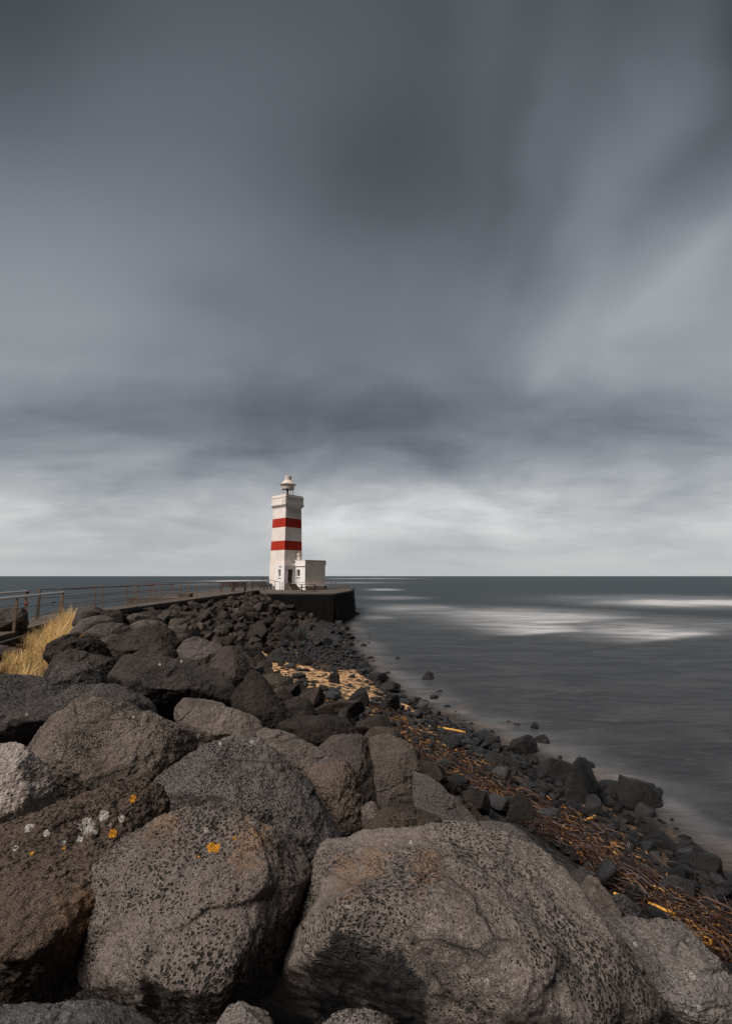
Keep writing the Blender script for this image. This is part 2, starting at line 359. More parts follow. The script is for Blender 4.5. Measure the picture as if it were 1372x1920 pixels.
def sea_material():
    m, nt, b = material('long calm sea'); geo = nt.new('ShaderNodeNewGeometry'); P = geo.outputs['Position']
    dep = nt.attr('depth'); foam = nt.attr('foam'); far = nt.attr('far')
    pn = nt.noise(nt.mapping(P, (0.24, 0.6, 1), (0, 0, R(22))), 1.0, 6, 0.66, 0.5)
    pn2 = nt.noise(nt.mapping(P, (0.9, 3.2, 1), (0, 0, R(-16))), 1.0, 5, 0.72, 0.5)
    pn3 = nt.noise(nt.mapping(P, (0.012, 0.085, 1), (0, 0, R(2))), 1.0, 6, 0.6, 0.3)
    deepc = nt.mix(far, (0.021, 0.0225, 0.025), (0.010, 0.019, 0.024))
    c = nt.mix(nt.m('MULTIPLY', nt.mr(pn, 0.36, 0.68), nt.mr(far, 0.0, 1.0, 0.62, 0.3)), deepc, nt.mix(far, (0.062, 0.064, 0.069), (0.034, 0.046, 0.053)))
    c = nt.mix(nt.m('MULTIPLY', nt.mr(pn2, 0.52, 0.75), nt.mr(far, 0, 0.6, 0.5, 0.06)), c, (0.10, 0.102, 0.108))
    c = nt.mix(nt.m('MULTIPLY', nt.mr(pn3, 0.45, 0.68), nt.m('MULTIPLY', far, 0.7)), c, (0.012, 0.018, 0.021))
    fm = nt.m('MULTIPLY', foam, nt.mr(nt.noise(nt.mapping(P, (0.16, 0.75, 1), (0, 0, R(6))), 1.0, 7, 0.68, 0.5), 0.30, 0.64, 0.25, 1.25))
    fm = nt.m('MINIMUM', nt.m('ADD', fm, nt.m('MULTIPLY', nt.m('MULTIPLY', foam, foam), 0.35)), 1.0)
    c = nt.mix(fm, c, (0.56, 0.56, 0.57))
    mist = nt.m('MULTIPLY', nt.mr(dep, 0.03, 0.42, 1.0, 0.0), nt.mr(nt.noise(P, 0.7, 4), 0.42, 0.64, 0.05, 0.65))
    c = nt.mix(mist, c, (0.22, 0.175, 0.15))
    nt.set(b.inputs['Base Color'], c)
    b.inputs['Roughness'].default_value = 0.42; b.inputs['Specular IOR Level'].default_value = 0.32; b.inputs['IOR'].default_value = 1.33
    nt.set(b.inputs['Normal'], nt.bump(nt.m('ADD', pn, nt.m('MULTIPLY', pn2, 0.35)), 0.4, 0.8))
    tr = nt.new('ShaderNodeBsdfTransparent'); tr.inputs[0].default_value = (0.82, 0.80, 0.78, 1)
    mx = nt.new('ShaderNodeMixShader')
    al = nt.mr(nt.m('ADD', dep, nt.m('MULTIPLY', nt.m('SUBTRACT', pn2, 0.5), 0.10)), 0.0, 0.22, 0.10, 1.0)
    nt.set(mx.inputs[0], al); nt.l.new(tr.outputs[0], mx.inputs[1]); nt.l.new(b.outputs[0], mx.inputs[2])
    nt.l.new(mx.outputs[0], m.node_tree.nodes['Material Output'].inputs['Surface'])
    return m
M_SEA = sea_material()

# ------------------------------------------------------------------ world (overcast sky) and sun
SUN_EL = R(50); SUN_AZ = math.atan2(-0.76, -0.65)      # direction the light comes from (x, y): behind-left of the camera
def build_world():
    w = bpy.data.worlds.new('World'); scene.world = w; w.use_nodes = True
    w.cycles.sampling_method = 'MANUAL'; w.cycles.sample_map_resolution = 256
    nt = NT(w.node_tree); w.node_tree.nodes.clear()
    out = nt.new('ShaderNodeOutputWorld')
    sky = nt.new('ShaderNodeTexSky', sky_type='NISHITA'); sky.sun_disc = False
    sky.sun_elevation = SUN_EL; sky.sun_rotation = SUN_AZ
    bg1 = nt.new('ShaderNodeBackground'); nt.set(bg1.inputs[0], sky.outputs[0]); bg1.inputs[1].default_value = 0.08
    d = nt.new('ShaderNodeVectorMath', operation='NORMALIZE'); nt.set(d.inputs[0], coords(nt, 'Generated'))
    sep = nt.new('ShaderNodeSeparateXYZ'); nt.set(sep.inputs[0], d.outputs[0]); x, y, z = sep.outputs
    yf = nt.m('MAXIMUM', y, 0.06); el = nt.m('ARCTAN2', z, yf); az = nt.m('ARCTAN2', x, yf)
    # soft warp so that nothing is a clean gaussian
    wn = nt.noise(nt.comb(nt.m('MULTIPLY', az, 2.2), nt.m('MULTIPLY', el, 4.5), 0.0), 1.0, 3, 0.45, color=True, dim='2D')
    ws = nt.new('ShaderNodeSeparateColor'); nt.set(ws.inputs[0], wn)
    azw = nt.m('ADD', az, nt.m('MULTIPLY', nt.m('SUBTRACT', ws.outputs[0], 0.5), 0.17))
    elw = nt.m('ADD', el, nt.m('MULTIPLY', nt.m('SUBTRACT', ws.outputs[1], 0.5), 0.09))
    e = nt.m('DIVIDE', nt.m('ADD', nt.m('MULTIPLY', el, 0.6), nt.m('MULTIPLY', elw, 0.4)), R(90))
    g = lambda v: (v, v, v)
    def lin(s): s /= 255.0; return ((s + 0.055) / 1.055) ** 2.4 if s > 0.04 else s / 12.92
    def ey(py): return azel(686, py)[1] / R(90)
    stops = [(1080, 192), (1030, 193), (960, 180), (920, 166), (890, 148), (850, 128), (800, 119), (760, 118), (700, 125), (600, 123), (500, 116), (380, 107), (250, 99), (120, 96), (0, 90)]
    rv = nt.ramp(e, [(max(0.0, ey(p)), g(lin(v))) for p, v in stops] + [(0.85, g(lin(58)))])
    val = rv
    # radial streaks of a wind-drawn layer, converging low over the sea
    a0, e0 = azel(700, 940)
    da = nt.m('SUBTRACT', azw, a0); de = nt.m('SUBTRACT', el, e0)
    th = nt.m('ARCTAN2', da, nt.m('MAXIMUM', de, 0.002))
    rr = nt.m('SQRT', nt.m('ADD', nt.m('MULTIPLY', da, da), nt.m('MULTIPLY', de, de)))
    st = nt.noise(nt.comb(nt.m('MULTIPLY', th, 2.2), nt.m('MULTIPLY_ADD', rr, 2.6, 3.3), 0.0), 1.0, 3, 0.45, 0.0, dim='2D')
    st2 = nt.noise(nt.comb(nt.m('MULTIPLY', th, 6.0), nt.m('MULTIPLY_ADD', rr, 2.2, 8.1), 0.0), 1.0, 2, 0.4, 0.0, dim='2D')
    up = nt.mr(el, R(15), R(42))
    streak = nt.m('ADD', nt.m('MULTIPLY', nt.m('SUBTRACT', st, 0.5), 1.0), nt.m('MULTIPLY', nt.m('SUBTRACT', st2, 0.5), 0.38))
    val = nt.m('MULTIPLY', val, nt.m('MULTIPLY_ADD', nt.m('MULTIPLY', nt.m('MULTIPLY', streak, up), nt.mr(az, R(2), R(20), 0.10, 1.0)), 0.72, 1.0))
    # low horizontal banks
    bk = nt.noise(nt.comb(nt.m('MULTIPLY', azw, 3.6), nt.m('MULTIPLY_ADD', elw, 13.0, 1.7), 0.0), 1.0, 5, 0.55, 0.0, dim='2D')
    bk2 = nt.noise(nt.comb(nt.m('MULTIPLY', azw, 8.0), nt.m('MULTIPLY', nt.m('ADD', el, nt.m('MULTIPLY', elw, .3)), 36.0), 0.0), 1.0, 4, 0.55, 0.0, dim='2D')
    low = nt.m('MULTIPLY', nt.mr(el, R(30), R(12)), nt.mr(el, R(-1), R(4), 0.12, 1.0))
    lump = nt.noise(nt.comb(nt.m('MULTIPLY', azw, 6.0), nt.m('MULTIPLY_ADD', elw, 13.0, 9.2), 0.0), 1.0, 4, 0.5, 0.0, dim='2D')
    val = nt.m('MULTIPLY', val, nt.m('MULTIPLY_ADD', nt.m('MULTIPLY', nt.m('SUBTRACT', lump, 0.5), nt.m('MULTIPLY', nt.mr(el, R(2), R(9)), nt.mr(el, R(36), R(14)))), 0.75, 1.0))
    banks = nt.m('ADD', nt.m('SUBTRACT', bk, 0.5), nt.m('MULTIPLY', nt.m('SUBTRACT', bk2, 0.5), 0.45))
    val = nt.m('MULTIPLY', val, nt.m('MULTIPLY_ADD', nt.m('MULTIPLY', banks, low), 0.50, 1.0))
    # cloud masses, plus vignette darkening painted into the top corners: (px, py, half width, half height, strength)
    pw = nt.comb(azw, elw, 0.0)
    def blob(px, py, sx, sy, k, rot=0.0):
        a, b_ = azel(px, py)
        mp = nt.new('ShaderNodeMapping', vector_type='TEXTURE'); nt.set(mp.inputs['Vector'], pw)
        mp.inputs['Location'].default_value = (a, b_, 0); mp.inputs['Rotation'].default_value = (0, 0, rot); mp.inputs['Scale'].default_value = (sx / F, sy / F, 1)
        dt = nt.new('ShaderNodeVectorMath', operation='DOT_PRODUCT'); nt.set(dt.inputs[0], mp.outputs[0]); nt.set(dt.inputs[1], mp.outputs[0])
        return nt.m('POWER', math.exp(-1), dt.outputs['Value']), k
    tot = None
    for args in BLOBS:
        v, k = blob(*args); tot = nt.m('MULTIPLY_ADD', v, k, 0.0 if tot is None else tot)
    val = nt.m('MULTIPLY', val, nt.m('MAXIMUM', nt.m('ADD', tot, 1.0), 0.2))
    val = nt.m('MULTIPLY', val, nt.mr(y, -0.05, 0.35, 0.42, 1.0))
    tint = nt.mix(nt.mr(val, 0.12, 0.62), (0.855, 0.968, 1.095), (0.985, 1.0, 1.01))
    colr = nt.mix(1.0, nt.comb(val, val, val), tint, 'MULTIPLY')
    bg2 = nt.new('ShaderNodeBackground'); nt.set(bg2.inputs[0], colr); bg2.inputs[1].default_value = 1.0
    mx = nt.new('ShaderNodeMixShader'); mx.inputs[0].default_value = 0.97
    nt.l.new(bg1.outputs[0], mx.inputs[1]); nt.l.new(bg2.outputs[0], mx.inputs[2]); nt.l.new(mx.outputs[0], out.inputs[0])
BLOBS = [(710, 310, 170, 95, -0.34), (600, 330, 80, 70, -0.08), (820, 60, 110, 130, -0.10), (260, 780, 430, 60, -0.14), (640, 765, 170, 45, -0.18), (1000, 745, 190, 45, -0.12), (560, 840, 360, 60, -0.13), (640, 620, 330, 110, -0.10),
         (850, 925, 300, 40, 0.24), (740, 977, 260, 30, 0.42), (1150, 900, 330, 40, 0.10), (-20, 900, 330, 90, 0.20), (350, 955, 170, 55, -0.20), (400, 1025, 160, 14, 0.10), (250, 1040, 330, 40, -0.10), (60, 850, 200, 22, 0.10),
         (1220, 510, 300, 70, 0.30, R(43)), (1340, 440, 130, 30, 0.34, R(43)), (1300, 460, 160, 18, 0.16, R(43)), (1080, 550, 190, 26, 0.16, R(52)), (1190, 220, 330, 58, 0.34, R(54)), (1210, 350, 270, 44, -0.24, R(40)), (960, 230, 260, 60, -0.22, R(64)), (1060, 130, 260, 40, 0.12, R(60)), (1000, 440, 110, 34, -0.24, R(55)), (1290, 120, 260, 34, 0.12, R(50)),
         (1450, 640, 360, 230, 0.70), (370, 565, 105, 40, -0.18), (-100, 620, 380, 260, 0.55), (1400, -30, 110, 120, -0.38), (-20, -20, 150, 150, -0.42), (1180, 965, 240, 22, -0.07), (0, 300, 300, 220, 0.20), (430, 420, 200, 120, 0.06), (500, 130, 200, 110, 0.06)]
build_world()
sd = bpy.data.lights.new('sun', 'SUN'); so = bpy.data.objects.new('sun', sd); COL.objects.link(so)
sd.energy = 4.8; sd.angle = R(36); sd.color = (1.0, 0.92, 0.85)
sv = Vector((math.sin(SUN_AZ) * math.cos(SUN_EL), math.cos(SUN_AZ) * math.cos(SUN_EL), math.sin(SUN_EL)))
so.rotation_euler = sv.to_track_quat('Z', 'Y').to_euler(); so.location = (-20, -20, 40)

# ------------------------------------------------------------------ terrain
SH_Y = [0, 4, 7, 10, 14, 18, 24, 32, 42, 50, 54, 60, 66, 72]
SH_X = [6.0, 5.5, 5.3, 4.75, 2.9, 1.0, -0.5, -1.4, -2.4, -3.4, -6.0, -12.0, -30.0, -60.0]
FT_Y = [0, 3, 5, 7.6, 10.2, 14, 19.4, 26, 34, 42, 50, 54, 60, 66, 72]
FT_X = [5.2, 4.5, 3.6, 2.55, 1.05, -0.8, -3.7, -4.6, -4.7, -4.8, -5.0, -8.0, -14.0, -32.0, -62.0]
shore_x = lambda y: np.interp(y, SH_Y, SH_X)
foot_x = lambda y: np.interp(y, FT_Y, FT_X)
slope_w = lambda y: np.interp(y, [0, 8, 14, 22, 40, 56], [2.9, 3.1, 4.2, 7.2, 7.0, 7.0])
WALK = [(-7.2, 2.0), (-10.15, 12.4), (-12.75, 20.5), (-12.95, 56.0)]           # right-hand edge of the walkway
def walk_x(y): return np.interp(y, [p[1] for p in WALK], [p[0] for p in WALK])
DECK = 2.8
def terrain(x, y):
    x = np.asarray(x, float); y = np.asarray(y, float)
    sx = shore_x(y); fx = foot_x(y); w = slope_w(y)
    beach = 0.62 * np.clip((sx - x) / np.maximum(sx - fx, 0.3), 0, 1) ** 0.85
    t = np.clip((fx - x) / w, 0, 1)
    up = 1.75 * (t * 0.75 + 0.25 * t * t * (3 - 2 * t))
    z = np.where(x > sx, -0.15 * (x - sx) - 0.012 * np.maximum(x - sx - 2, 0) ** 1.5, beach + up)
    z = z + 0.75 * np.exp(-((x + 8.3) / 2.2) ** 2 - ((y - 42.3) / 3.0) ** 2)
    wl = walk_x(y) - 2.0
    z = np.where(x < wl, z - 3.4 * sstep(0, 5, wl - x), z)
    return np.maximum(z, -2.5)
def build_ground():
    ys = np.concatenate([np.linspace(-6, 3, 30), np.geomspace(3.1, 80, 260)]); xs = np.concatenate([np.linspace(-40, -14, 50), np.linspace(-13.8, 14, 260), np.linspace(14.5, 30, 20)])
    X, Y = np.meshgrid(xs, ys); P = np.stack([X.ravel(), Y.ravel()], 1)
    z = terrain(P[:, 0], P[:, 1]); n = fbm(np.c_[P * 1.4, P[:, 0] * 0], 5, 5)
    onslope = sstep(0.1, 1.0, (foot_x(P[:, 1]) - P[:, 0]))
    z = z + n * (0.07 + 0.14 * onslope) * (z > -0.3) - 0.38 * onslope
    V = np.c_[P, z]; nx = len(xs); ny = len(ys)
    i = np.arange((ny - 1) * nx).reshape(ny - 1, nx)[:, :-1].ravel()
    me = mesh_np('ground', V, np.stack([i, i + 1, i + nx + 1, i + nx], 1))
    fattr(me, 'shore', sstep(0.55, 0.1, z) * sstep(26, 18, P[:, 1]))
    tag(link('ground', me, None, M_GROUND), kind='structure')
build_ground()

# ------------------------------------------------------------------ sea
def build_sea():
    th = np.linspace(R(-115), R(115), 620); rd = np.concatenate([np.geomspace(2.2, 160, 330), np.geomspace(165, 12000, 60)])
    T, D = np.meshgrid(th, rd); x = (np.sin(T) * D).ravel(); y = (np.cos(T) * D).ravel()
    r = D.ravel(); near = r < 200
    dep = np.full(len(x), 2.5); dep[near] = -terrain(x[near], y[near]); dep = np.clip(dep, -0.3, 2.5)
    left = x < walk_x(y) - 1.0; dep[left] = np.maximum(dep[left], 0.6)
    foam = np.zeros(len(x))
    wob = fbm(np.c_[x * 0.09, y * 0.09, x * 0], 31, 4)
    def streak(pa, pb, up, dn, k, soft=1.0):
        """soft white water: world-space ribbon from pa to pb (pixels looked up once on the sea), with its shoreward edge crisper"""
        nonlocal foam
        A = at_z(*pa, 0)[:2]; B = at_z(*pb, 0)[:2]; d = B - A; L = np.linalg.norm(d); d = d / L
        n = np.array([-d[1], d[0]]);  n = n if n[1] > 0 else -n
        s = ((x - A[0]) * d[0] + (y - A[1]) * d[1]) / L; q = (x - A[0]) * n[0] + (y - A[1]) * n[1] + wob * up * 0.35
        along = np.exp(-np.abs((s - .5) / .5) ** 2.6)
        prof = np.where(q > 0, np.exp(-(q / up) ** 2), np.exp(-(q / dn) ** 2))
        foam = np.maximum(foam, k * along * prof)
    streak((760, 1150), (1130, 1148), 8, 7, 0.42)
    streak((860, 1160), (1170, 1156), 14, 4.0, 0.66)
    streak((905, 1176), (1180, 1164), 9, 1.4, 0.62)
    streak((930, 1187), (1120, 1180), 7, 0.9, 0.66)
    streak((1150, 1132), (1480, 1128), 10, 9, 1.0)
    streak((1060, 1127), (1480, 1122), 22, 10, 0.26)
    streak((1185, 1200), (1330, 1183), 6, 0.9, 0.68)
    streak((1210, 1190), (1340, 1176), 8, 2.0, 0.40)
    streak((1040, 1190), (1270, 1190), 6, 3.0, 0.16)
    streak((1180, 1172), (1420, 1168), 10, 6, 0.20)
    streak((690, 1106), (750, 1106), 12, 8, 0.6)
    streak((690, 1122), (800, 1121), 10, 7, 0.28)
    streak((690, 1140), (880, 1141), 8, 6, 0.38)
    streak((670, 1157), (740, 1157), 3, 3, 0.28)
    streak((600, 1085), (780, 1085), 140, 60, 0.65)
    streak((520, 1092), (720, 1093), 40, 30, 0.35)
    streak((390, 1089), (505, 1089), 70, 50, 0.85)
    streak((300, 1096), (420, 1095), 20, 16, 0.25)
    # a breath of white water along the stones
    foam = np.maximum(foam, 0.13 * sstep(0.5, 0.1, dep) * (r < 60) * sstep(-.25, .35, fbm(np.c_[x * .55, y * .55, x * 0], 41, 3)))
    V = np.c_[x, y, 0 * x]; nx = len(th); ny = len(rd)
    i = np.arange((ny - 1) * nx).reshape(ny - 1, nx)[:, :-1].ravel()
    me = mesh_np('sea', V, np.stack([i, i + 1, i + nx + 1, i + nx], 1)[:, ::-1])
    fattr(me, 'depth', dep); fattr(me, 'foam', foam)
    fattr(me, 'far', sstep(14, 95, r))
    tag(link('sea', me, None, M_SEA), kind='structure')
build_sea()

# ------------------------------------------------------------------ rocks
_ico = {}
def ico(n):
    if n not in _ico:
        bm = bmesh.new(); bmesh.ops.create_icosphere(bm, subdivisions=n, radius=1.0)
        V = np.array([v.co[:] for v in bm.verts], np.float32); Fc = np.array([[v.index for v in f.verts] for f in bm.faces], np.int32)
        V /= np.linalg.norm(V, axis=1)[:, None]; bm.free(); _ico[n] = (V, Fc)
    return _ico[n]
def hull_planes(pts):
    bm = bmesh.new()
    for p in pts: bm.verts.new(Vector(p))
    bmesh.ops.convex_hull(bm, input=bm.verts[:]); bm.normal_update()
    N = []; Dd = []
    for f in bm.faces:
        n = np.array(f.normal[:]); d = float(n @ np.array(f.verts[0].co[:]))
        if d < 0: n = -n; d = -d
        N.append(n); Dd.append(max(d, 0.02))
    bm.free(); keepN = []; keepD = []
    for i in np.argsort(Dd):
        if any(float(N[i] @ q) > 0.985 for q in keepN): continue
        keepN.append(N[i]); keepD.append(Dd[i])
    return np.array(keepN, np.float32), np.array(keepD, np.float32)
def rock_verts(pts, sub, p=26, seed=0, rough=1.0, layer=0.0, chips=14, facets=22):
    """star-shaped rounded polyhedron through pts (local, centred) with fractal surface relief"""
    pts = np.asarray(pts, np.float32); N, D = hull_planes(pts); V, Fc = ico(sub)
    if chips:
        rc = np.random.default_rng(seed + 999); cn = rc.normal(size=(chips, 3)); cn /= np.linalg.norm(cn, axis=1)[:, None]
        cdist = (pts @ cn.T).max(0) * rc.uniform(.83, .96, chips); N = np.concatenate([N, cn.astype(np.float32)]); D = np.concatenate([D, cdist.astype(np.float32)])
    def rad(dirs):
        out = np.empty(len(dirs), np.float32)
        for a in range(0, len(dirs), 20000):
            q = np.maximum(dirs[a:a + 20000] @ N.T, 0) / D; qm = q.max(1)
            out[a:a + 20000] = 1.0 / (qm * ((q / qm[:, None]) ** p).sum(1) ** (1.0 / p))
        return out
    l = np.linalg.norm(pts, axis=1); k = float(np.mean(l / rad(pts / l[:, None]))); k = 1 + (k - 1) * 1.05
    P = V * (rad(V) * k)[:, None]
    size = float(np.mean(np.linalg.norm(P, axis=1)))
    n = fbm(P / (size * 0.75), seed, 3) * 0.04 * size
    if facets:
        rf_ = np.random.default_rng(seed + 555); K = facets; Fd = rf_.normal(size=(K, 3)).astype(np.float32); Fd /= np.linalg.norm(Fd, axis=1)[:, None]
        off_ = rf_.normal(size=K).astype(np.float32) * .5; til = rf_.normal(size=(K, 3)).astype(np.float32)
        fn = np.empty(len(V), np.float32); Vw = V + 0.10 * np.c_[fbm(V * 2.5, seed + 71, 3), fbm(V * 2.5, seed + 72, 3), fbm(V * 2.5, seed + 73, 3)].astype(np.float32)
        for a in range(0, len(V), 20000):
            v = Vw[a:a + 20000]; dt = v @ Fd.T; w_ = np.exp((dt - dt.max(1)[:, None]) * 90.0); w_ /= w_.sum(1)[:, None]
            fn[a:a + 20000] = (w_ * (off_[None] + v @ til.T - (til * Fd).sum(1)[None])).sum(1)
        n = n + np.clip(fn, -1.6, 1.6) * 0.030 * size
    rdg = 1 - np.abs(fbm(P / (size * 0.42) + 9, seed + 40, 4)) * 2
    n = n + (rdg - 0.45) * 0.032 * size * rough
    n = n + fbm(P / (size * 0.16), seed + 11, 4, 0.6) * 0.028 * size * rough
    if sub >= 7: n = n + fbm(P / 0.045, seed + 21, 3, 0.6) * 0.011 * rough
    if layer:
        s = fbm(P * np.array([1.2, 1.2, 7.0]) / size, seed + 60, 3); n = n + (s * 3 - np.floor(s * 3)) * layer * size
    return P + V * n[:, None], Fc
BOULD = []
def boulder(label, dist, outline, front=(), tint=(1, 1, 1), sub=7, thick=0.62, spots=(), seed=None, rough=1.0, p=46, bright=1.0, layer=0.0, mat=None, cat='boulder', name='boulder', push=0.0, tilt=0.0):
    O = np.array(outline, float); c = O.mean(0); ctr = at_dist(c[0], c[1], dist)
    vr = ray(*c); vr = vr / np.linalg.norm(vr); up = np.array([0, 0, 1.0])
    W = []
    ymin, ymax = O[:, 1].min(), O[:, 1].max()
    for q in O:
        f = (q[1] - (ymin + ymax) / 2) / max(1, (ymax - ymin) / 2)       # -1 top .. 1 bottom
        W.append(at_dist(q[0], q[1], dist - tilt * f))
    W = np.array(W); Rm = np.sqrt(np.prod(np.ptp(O, axis=0))) / 2 / F * dist
    T = thick * Rm
    if not len(front):
        front = [(c[0] + (q[0] - c[0]) * 0.62, c[1] + (q[1] - c[1]) * 0.62, T * (0.85 if i % 2 else 1.0)) for i, q in enumerate(O)]
    else: front = [(a, b, t * Rm) for a, b, t in front]
    Fr = np.array([at_dist(a, b, dist - t) for a, b, t in front])
    Bk = np.array([at_dist(c[0] + (q[0] - c[0]) * 0.7, c[1] + (q[1] - c[1]) * 0.7, dist + T * 1.15) for q in O[::2]])
    Bk = Bk - up * Rm * 0.15
    C = (W.mean(0) * 2 + Fr.mean(0) + Bk.mean(0)) / 4
    pts = np.concatenate([W, Fr, Bk]) - C
    sd_ = seed if seed is not None else (len(BOULD) * 13 + 5)
    P, Fc = rock_verts(pts, sub, p, sd_, rough, layer, 9)
    me = mesh_np(name, P, Fc)
    Wp = P + C
    for kind in ('lichen', 'pale', 'blotch', 'rust'):
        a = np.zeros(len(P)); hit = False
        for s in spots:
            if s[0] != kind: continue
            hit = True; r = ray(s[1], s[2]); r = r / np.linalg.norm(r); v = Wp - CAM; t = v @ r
            dd = np.linalg.norm(v - t[:, None] * r, axis=1); rr_ = s[3] / F * dist * (.62 if kind != 'blotch' else 1.0)
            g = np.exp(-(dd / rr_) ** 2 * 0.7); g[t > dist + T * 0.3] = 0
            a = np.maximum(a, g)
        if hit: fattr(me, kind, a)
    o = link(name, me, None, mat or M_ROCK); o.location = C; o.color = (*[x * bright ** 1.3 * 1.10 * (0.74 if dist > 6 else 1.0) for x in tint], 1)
    tag(o, label, cat, 'armour boulders of the sea embankment'); BOULD.append((C, Rm)); return o

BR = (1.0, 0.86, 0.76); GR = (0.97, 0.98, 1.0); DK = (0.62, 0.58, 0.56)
# --- front row
boulder('rounded grey boulder with a bright orange lichen spot, front centre-left', 2.75,
        [(160, 1830), (158, 1720), (182, 1628), (232, 1572), (330, 1533), (392, 1514), (452, 1510), (505, 1530), (556, 1588), (590, 1652), (582, 1712), (562, 1780), (520, 1850), (470, 1905), (400, 1935), (335, 1930), (262, 1884), (200, 1862)],
        [(395, 1545, .12), (400, 1640, .55), (495, 1640, .5), (300, 1830, .6), (410, 1840, .75), (235, 1660, .35)], sub=8, tint=(1.0, .95, .92),
        spots=[('lichen', 396, 1588, 9), ('lichen', 406, 1590, 8), ('rust', 470, 1580, 60), ('pale', 387, 1556, 4), ('rust', 300, 1540, 50), ('lichen', 440, 1572, 4), ('lichen', 372, 1606, 3), ('pale', 330, 1600, 3), ('lichen', 480, 1566, 3)], bright=.92)
boulder('largest pale pitted boulder filling the front right, with a dark patch', 2.85,
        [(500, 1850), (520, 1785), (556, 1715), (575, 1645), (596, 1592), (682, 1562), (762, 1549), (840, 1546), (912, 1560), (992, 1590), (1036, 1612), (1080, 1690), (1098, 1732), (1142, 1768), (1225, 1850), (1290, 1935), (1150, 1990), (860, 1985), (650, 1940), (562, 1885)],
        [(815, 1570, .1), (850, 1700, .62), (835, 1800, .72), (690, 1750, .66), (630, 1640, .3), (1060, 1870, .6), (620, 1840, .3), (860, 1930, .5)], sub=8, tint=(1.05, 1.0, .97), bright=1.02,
        spots=[('blotch', 620, 1835, 26), ('blotch', 670, 1815, 22), ('blotch', 715, 1850, 26), ('blotch', 765, 1868, 20), ('blotch', 640, 1880, 30), ('rust', 650, 1635, 45), ('rust', 700, 1610, 40), ('rust', 800, 1620, 40), ('pale', 912, 1840, 4), ('pale', 770, 1580, 4), ('pale', 1045, 1830, 5)], tilt=0.15)  # dark spots tone down the lower left of the face
boulder('dark brown boulder with white and orange lichen at the left edge', 3.15,
        [(-90, 1610), (0, 1565), (62, 1532), (160, 1492), (250, 1462), (308, 1470), (330, 1515), (292, 1540), (260, 1640), (200, 1840), (100, 1880), (10, 1900), (-100, 1880)],
        [(60, 1620, .45), (180, 1560, .3), (200, 1660, .5), (60, 1780, .75), (-40, 1750, .6), (150, 1780, .5)], sub=8, mat=M_ROUGH, tint=(.80, .67, .58), bright=.80, rough=1.5,
        spots=[('pale', 163, 1548, 15), ('pale', 195, 1530, 10), ('pale', 55, 1552, 8), ('pale', 88, 1562, 6), ('pale', 228, 1534, 7), ('pale', 150, 1573, 6), ('pale', 180, 1560, 5), ('pale', 120, 1580, 4), ('pale', 205, 1545, 4), ('lichen', 60, 1600, 3), ('lichen', 120, 1590, 3), ('pale', 30, 1590, 5), ('lichen', 250, 1498, 8), ('lichen', 212, 1562, 8), ('rust', 150, 1720, 60)])
boulder('grey layered slab at the bottom right corner', 3.25,
        [(1085, 1740), (1130, 1728), (1200, 1738), (1275, 1728), (1312, 1782), (1380, 1838), (1460, 1960), (1300, 2000), (1180, 1900), (1110, 1800)],
        [(1180, 1790, .3), (1290, 1790, .2), (1260, 1850, .45), (1340, 1900, .45), (1220, 1880, .4)], mat=M_SMOOTH, tint=GR, bright=1.0, layer=.02, sub=8,
        spots=[('pale', 1297, 1830, 5), ('pale', 1190, 1770, 4), ('pale', 1310, 1890, 4)])
boulder('flat grey slab at the bottom left corner', 2.45, [(-60, 1905), (40, 1888), (150, 1880), (230, 1890), (290, 1930), (240, 2010), (0, 2010), (-80, 1960)], mat=M_SMOOTH, tint=(.85, .95, 1.05), bright=.85, thick=.45)
boulder('small pale stone tip at the bottom between two big boulders', 2.35, [(405, 1925), (430, 1885), (455, 1880), (500, 1905), (530, 1940), (520, 1990), (420, 1990)], bright=1.1)
boulder('pale rounded stone top at the bottom edge under the big right boulder', 2.25, [(605, 1925), (640, 1898), (680, 1893), (725, 1908), (745, 1950), (700, 2000), (620, 1990)], bright=1.15)
boulder('light streaked slab at the far left edge', 3.9, [(-60, 1412), (0, 1400), (36, 1398), (66, 1420), (96, 1458), (110, 1500), (95, 1560), (20, 1600), (-60, 1590)], [(20, 1440, .3), (60, 1500, .4), (0, 1530, .5)], mat=M_SLAB, tint=(1.2, 1.16, 1.12), bright=1.5, layer=.012, sub=8, thick=.5)
boulder('big pitted block with a shaded right end, left of centre', 4.55,
        [(60, 1400), (96, 1342), (150, 1314), (192, 1312), (252, 1330), (332, 1362), (364, 1376), (372, 1398), (330, 1450), (300, 1500), (220, 1530), (130, 1520), (95, 1460)],
        [(110, 1420, .45), (160, 1330, .1), (270, 1360, .2), (305, 1385, .35), (285, 1450, .5), (180, 1470, .65)], tint=(1.0, .92, .85), sub=8, bright=.92, spots=[('pale', 250, 1345, 3)])
boulder('dark pitted wedge-shaped boulder in the middle with two white flecks', 3.85,
        [(294, 1462), (340, 1424), (400, 1396), (440, 1382), (482, 1386), (540, 1440), (592, 1482), (632, 1530), (655, 1590), (600, 1660), (480, 1620), (360, 1580), (320, 1510)],
        [(440, 1410, .1), (380, 1460, .35), (480, 1450, .3), (560, 1520, .4), (480, 1540, .55), (590, 1580, .35)], tint=(.92, .92, .95), sub=8, bright=.85, p=80,
        spots=[('pale', 413, 1394, 4), ('pale', 473, 1391, 5)])
boulder('wide low dark boulder across the left edge below the grass', 5.6,
        [(-70, 1275), (0, 1264), (62, 1268), (132, 1280), (232, 1288), (284, 1304), (292, 1345), (240, 1390), (120, 1420), (-70, 1420)],
        [(60, 1300, .2), (200, 1310, .15), (100, 1350, .5), (0, 1350, .5)], mat=M_ROUGH, tint=(.88, .9, .95), bright=.72, spots=[('pale', 50, 1340, 3)])
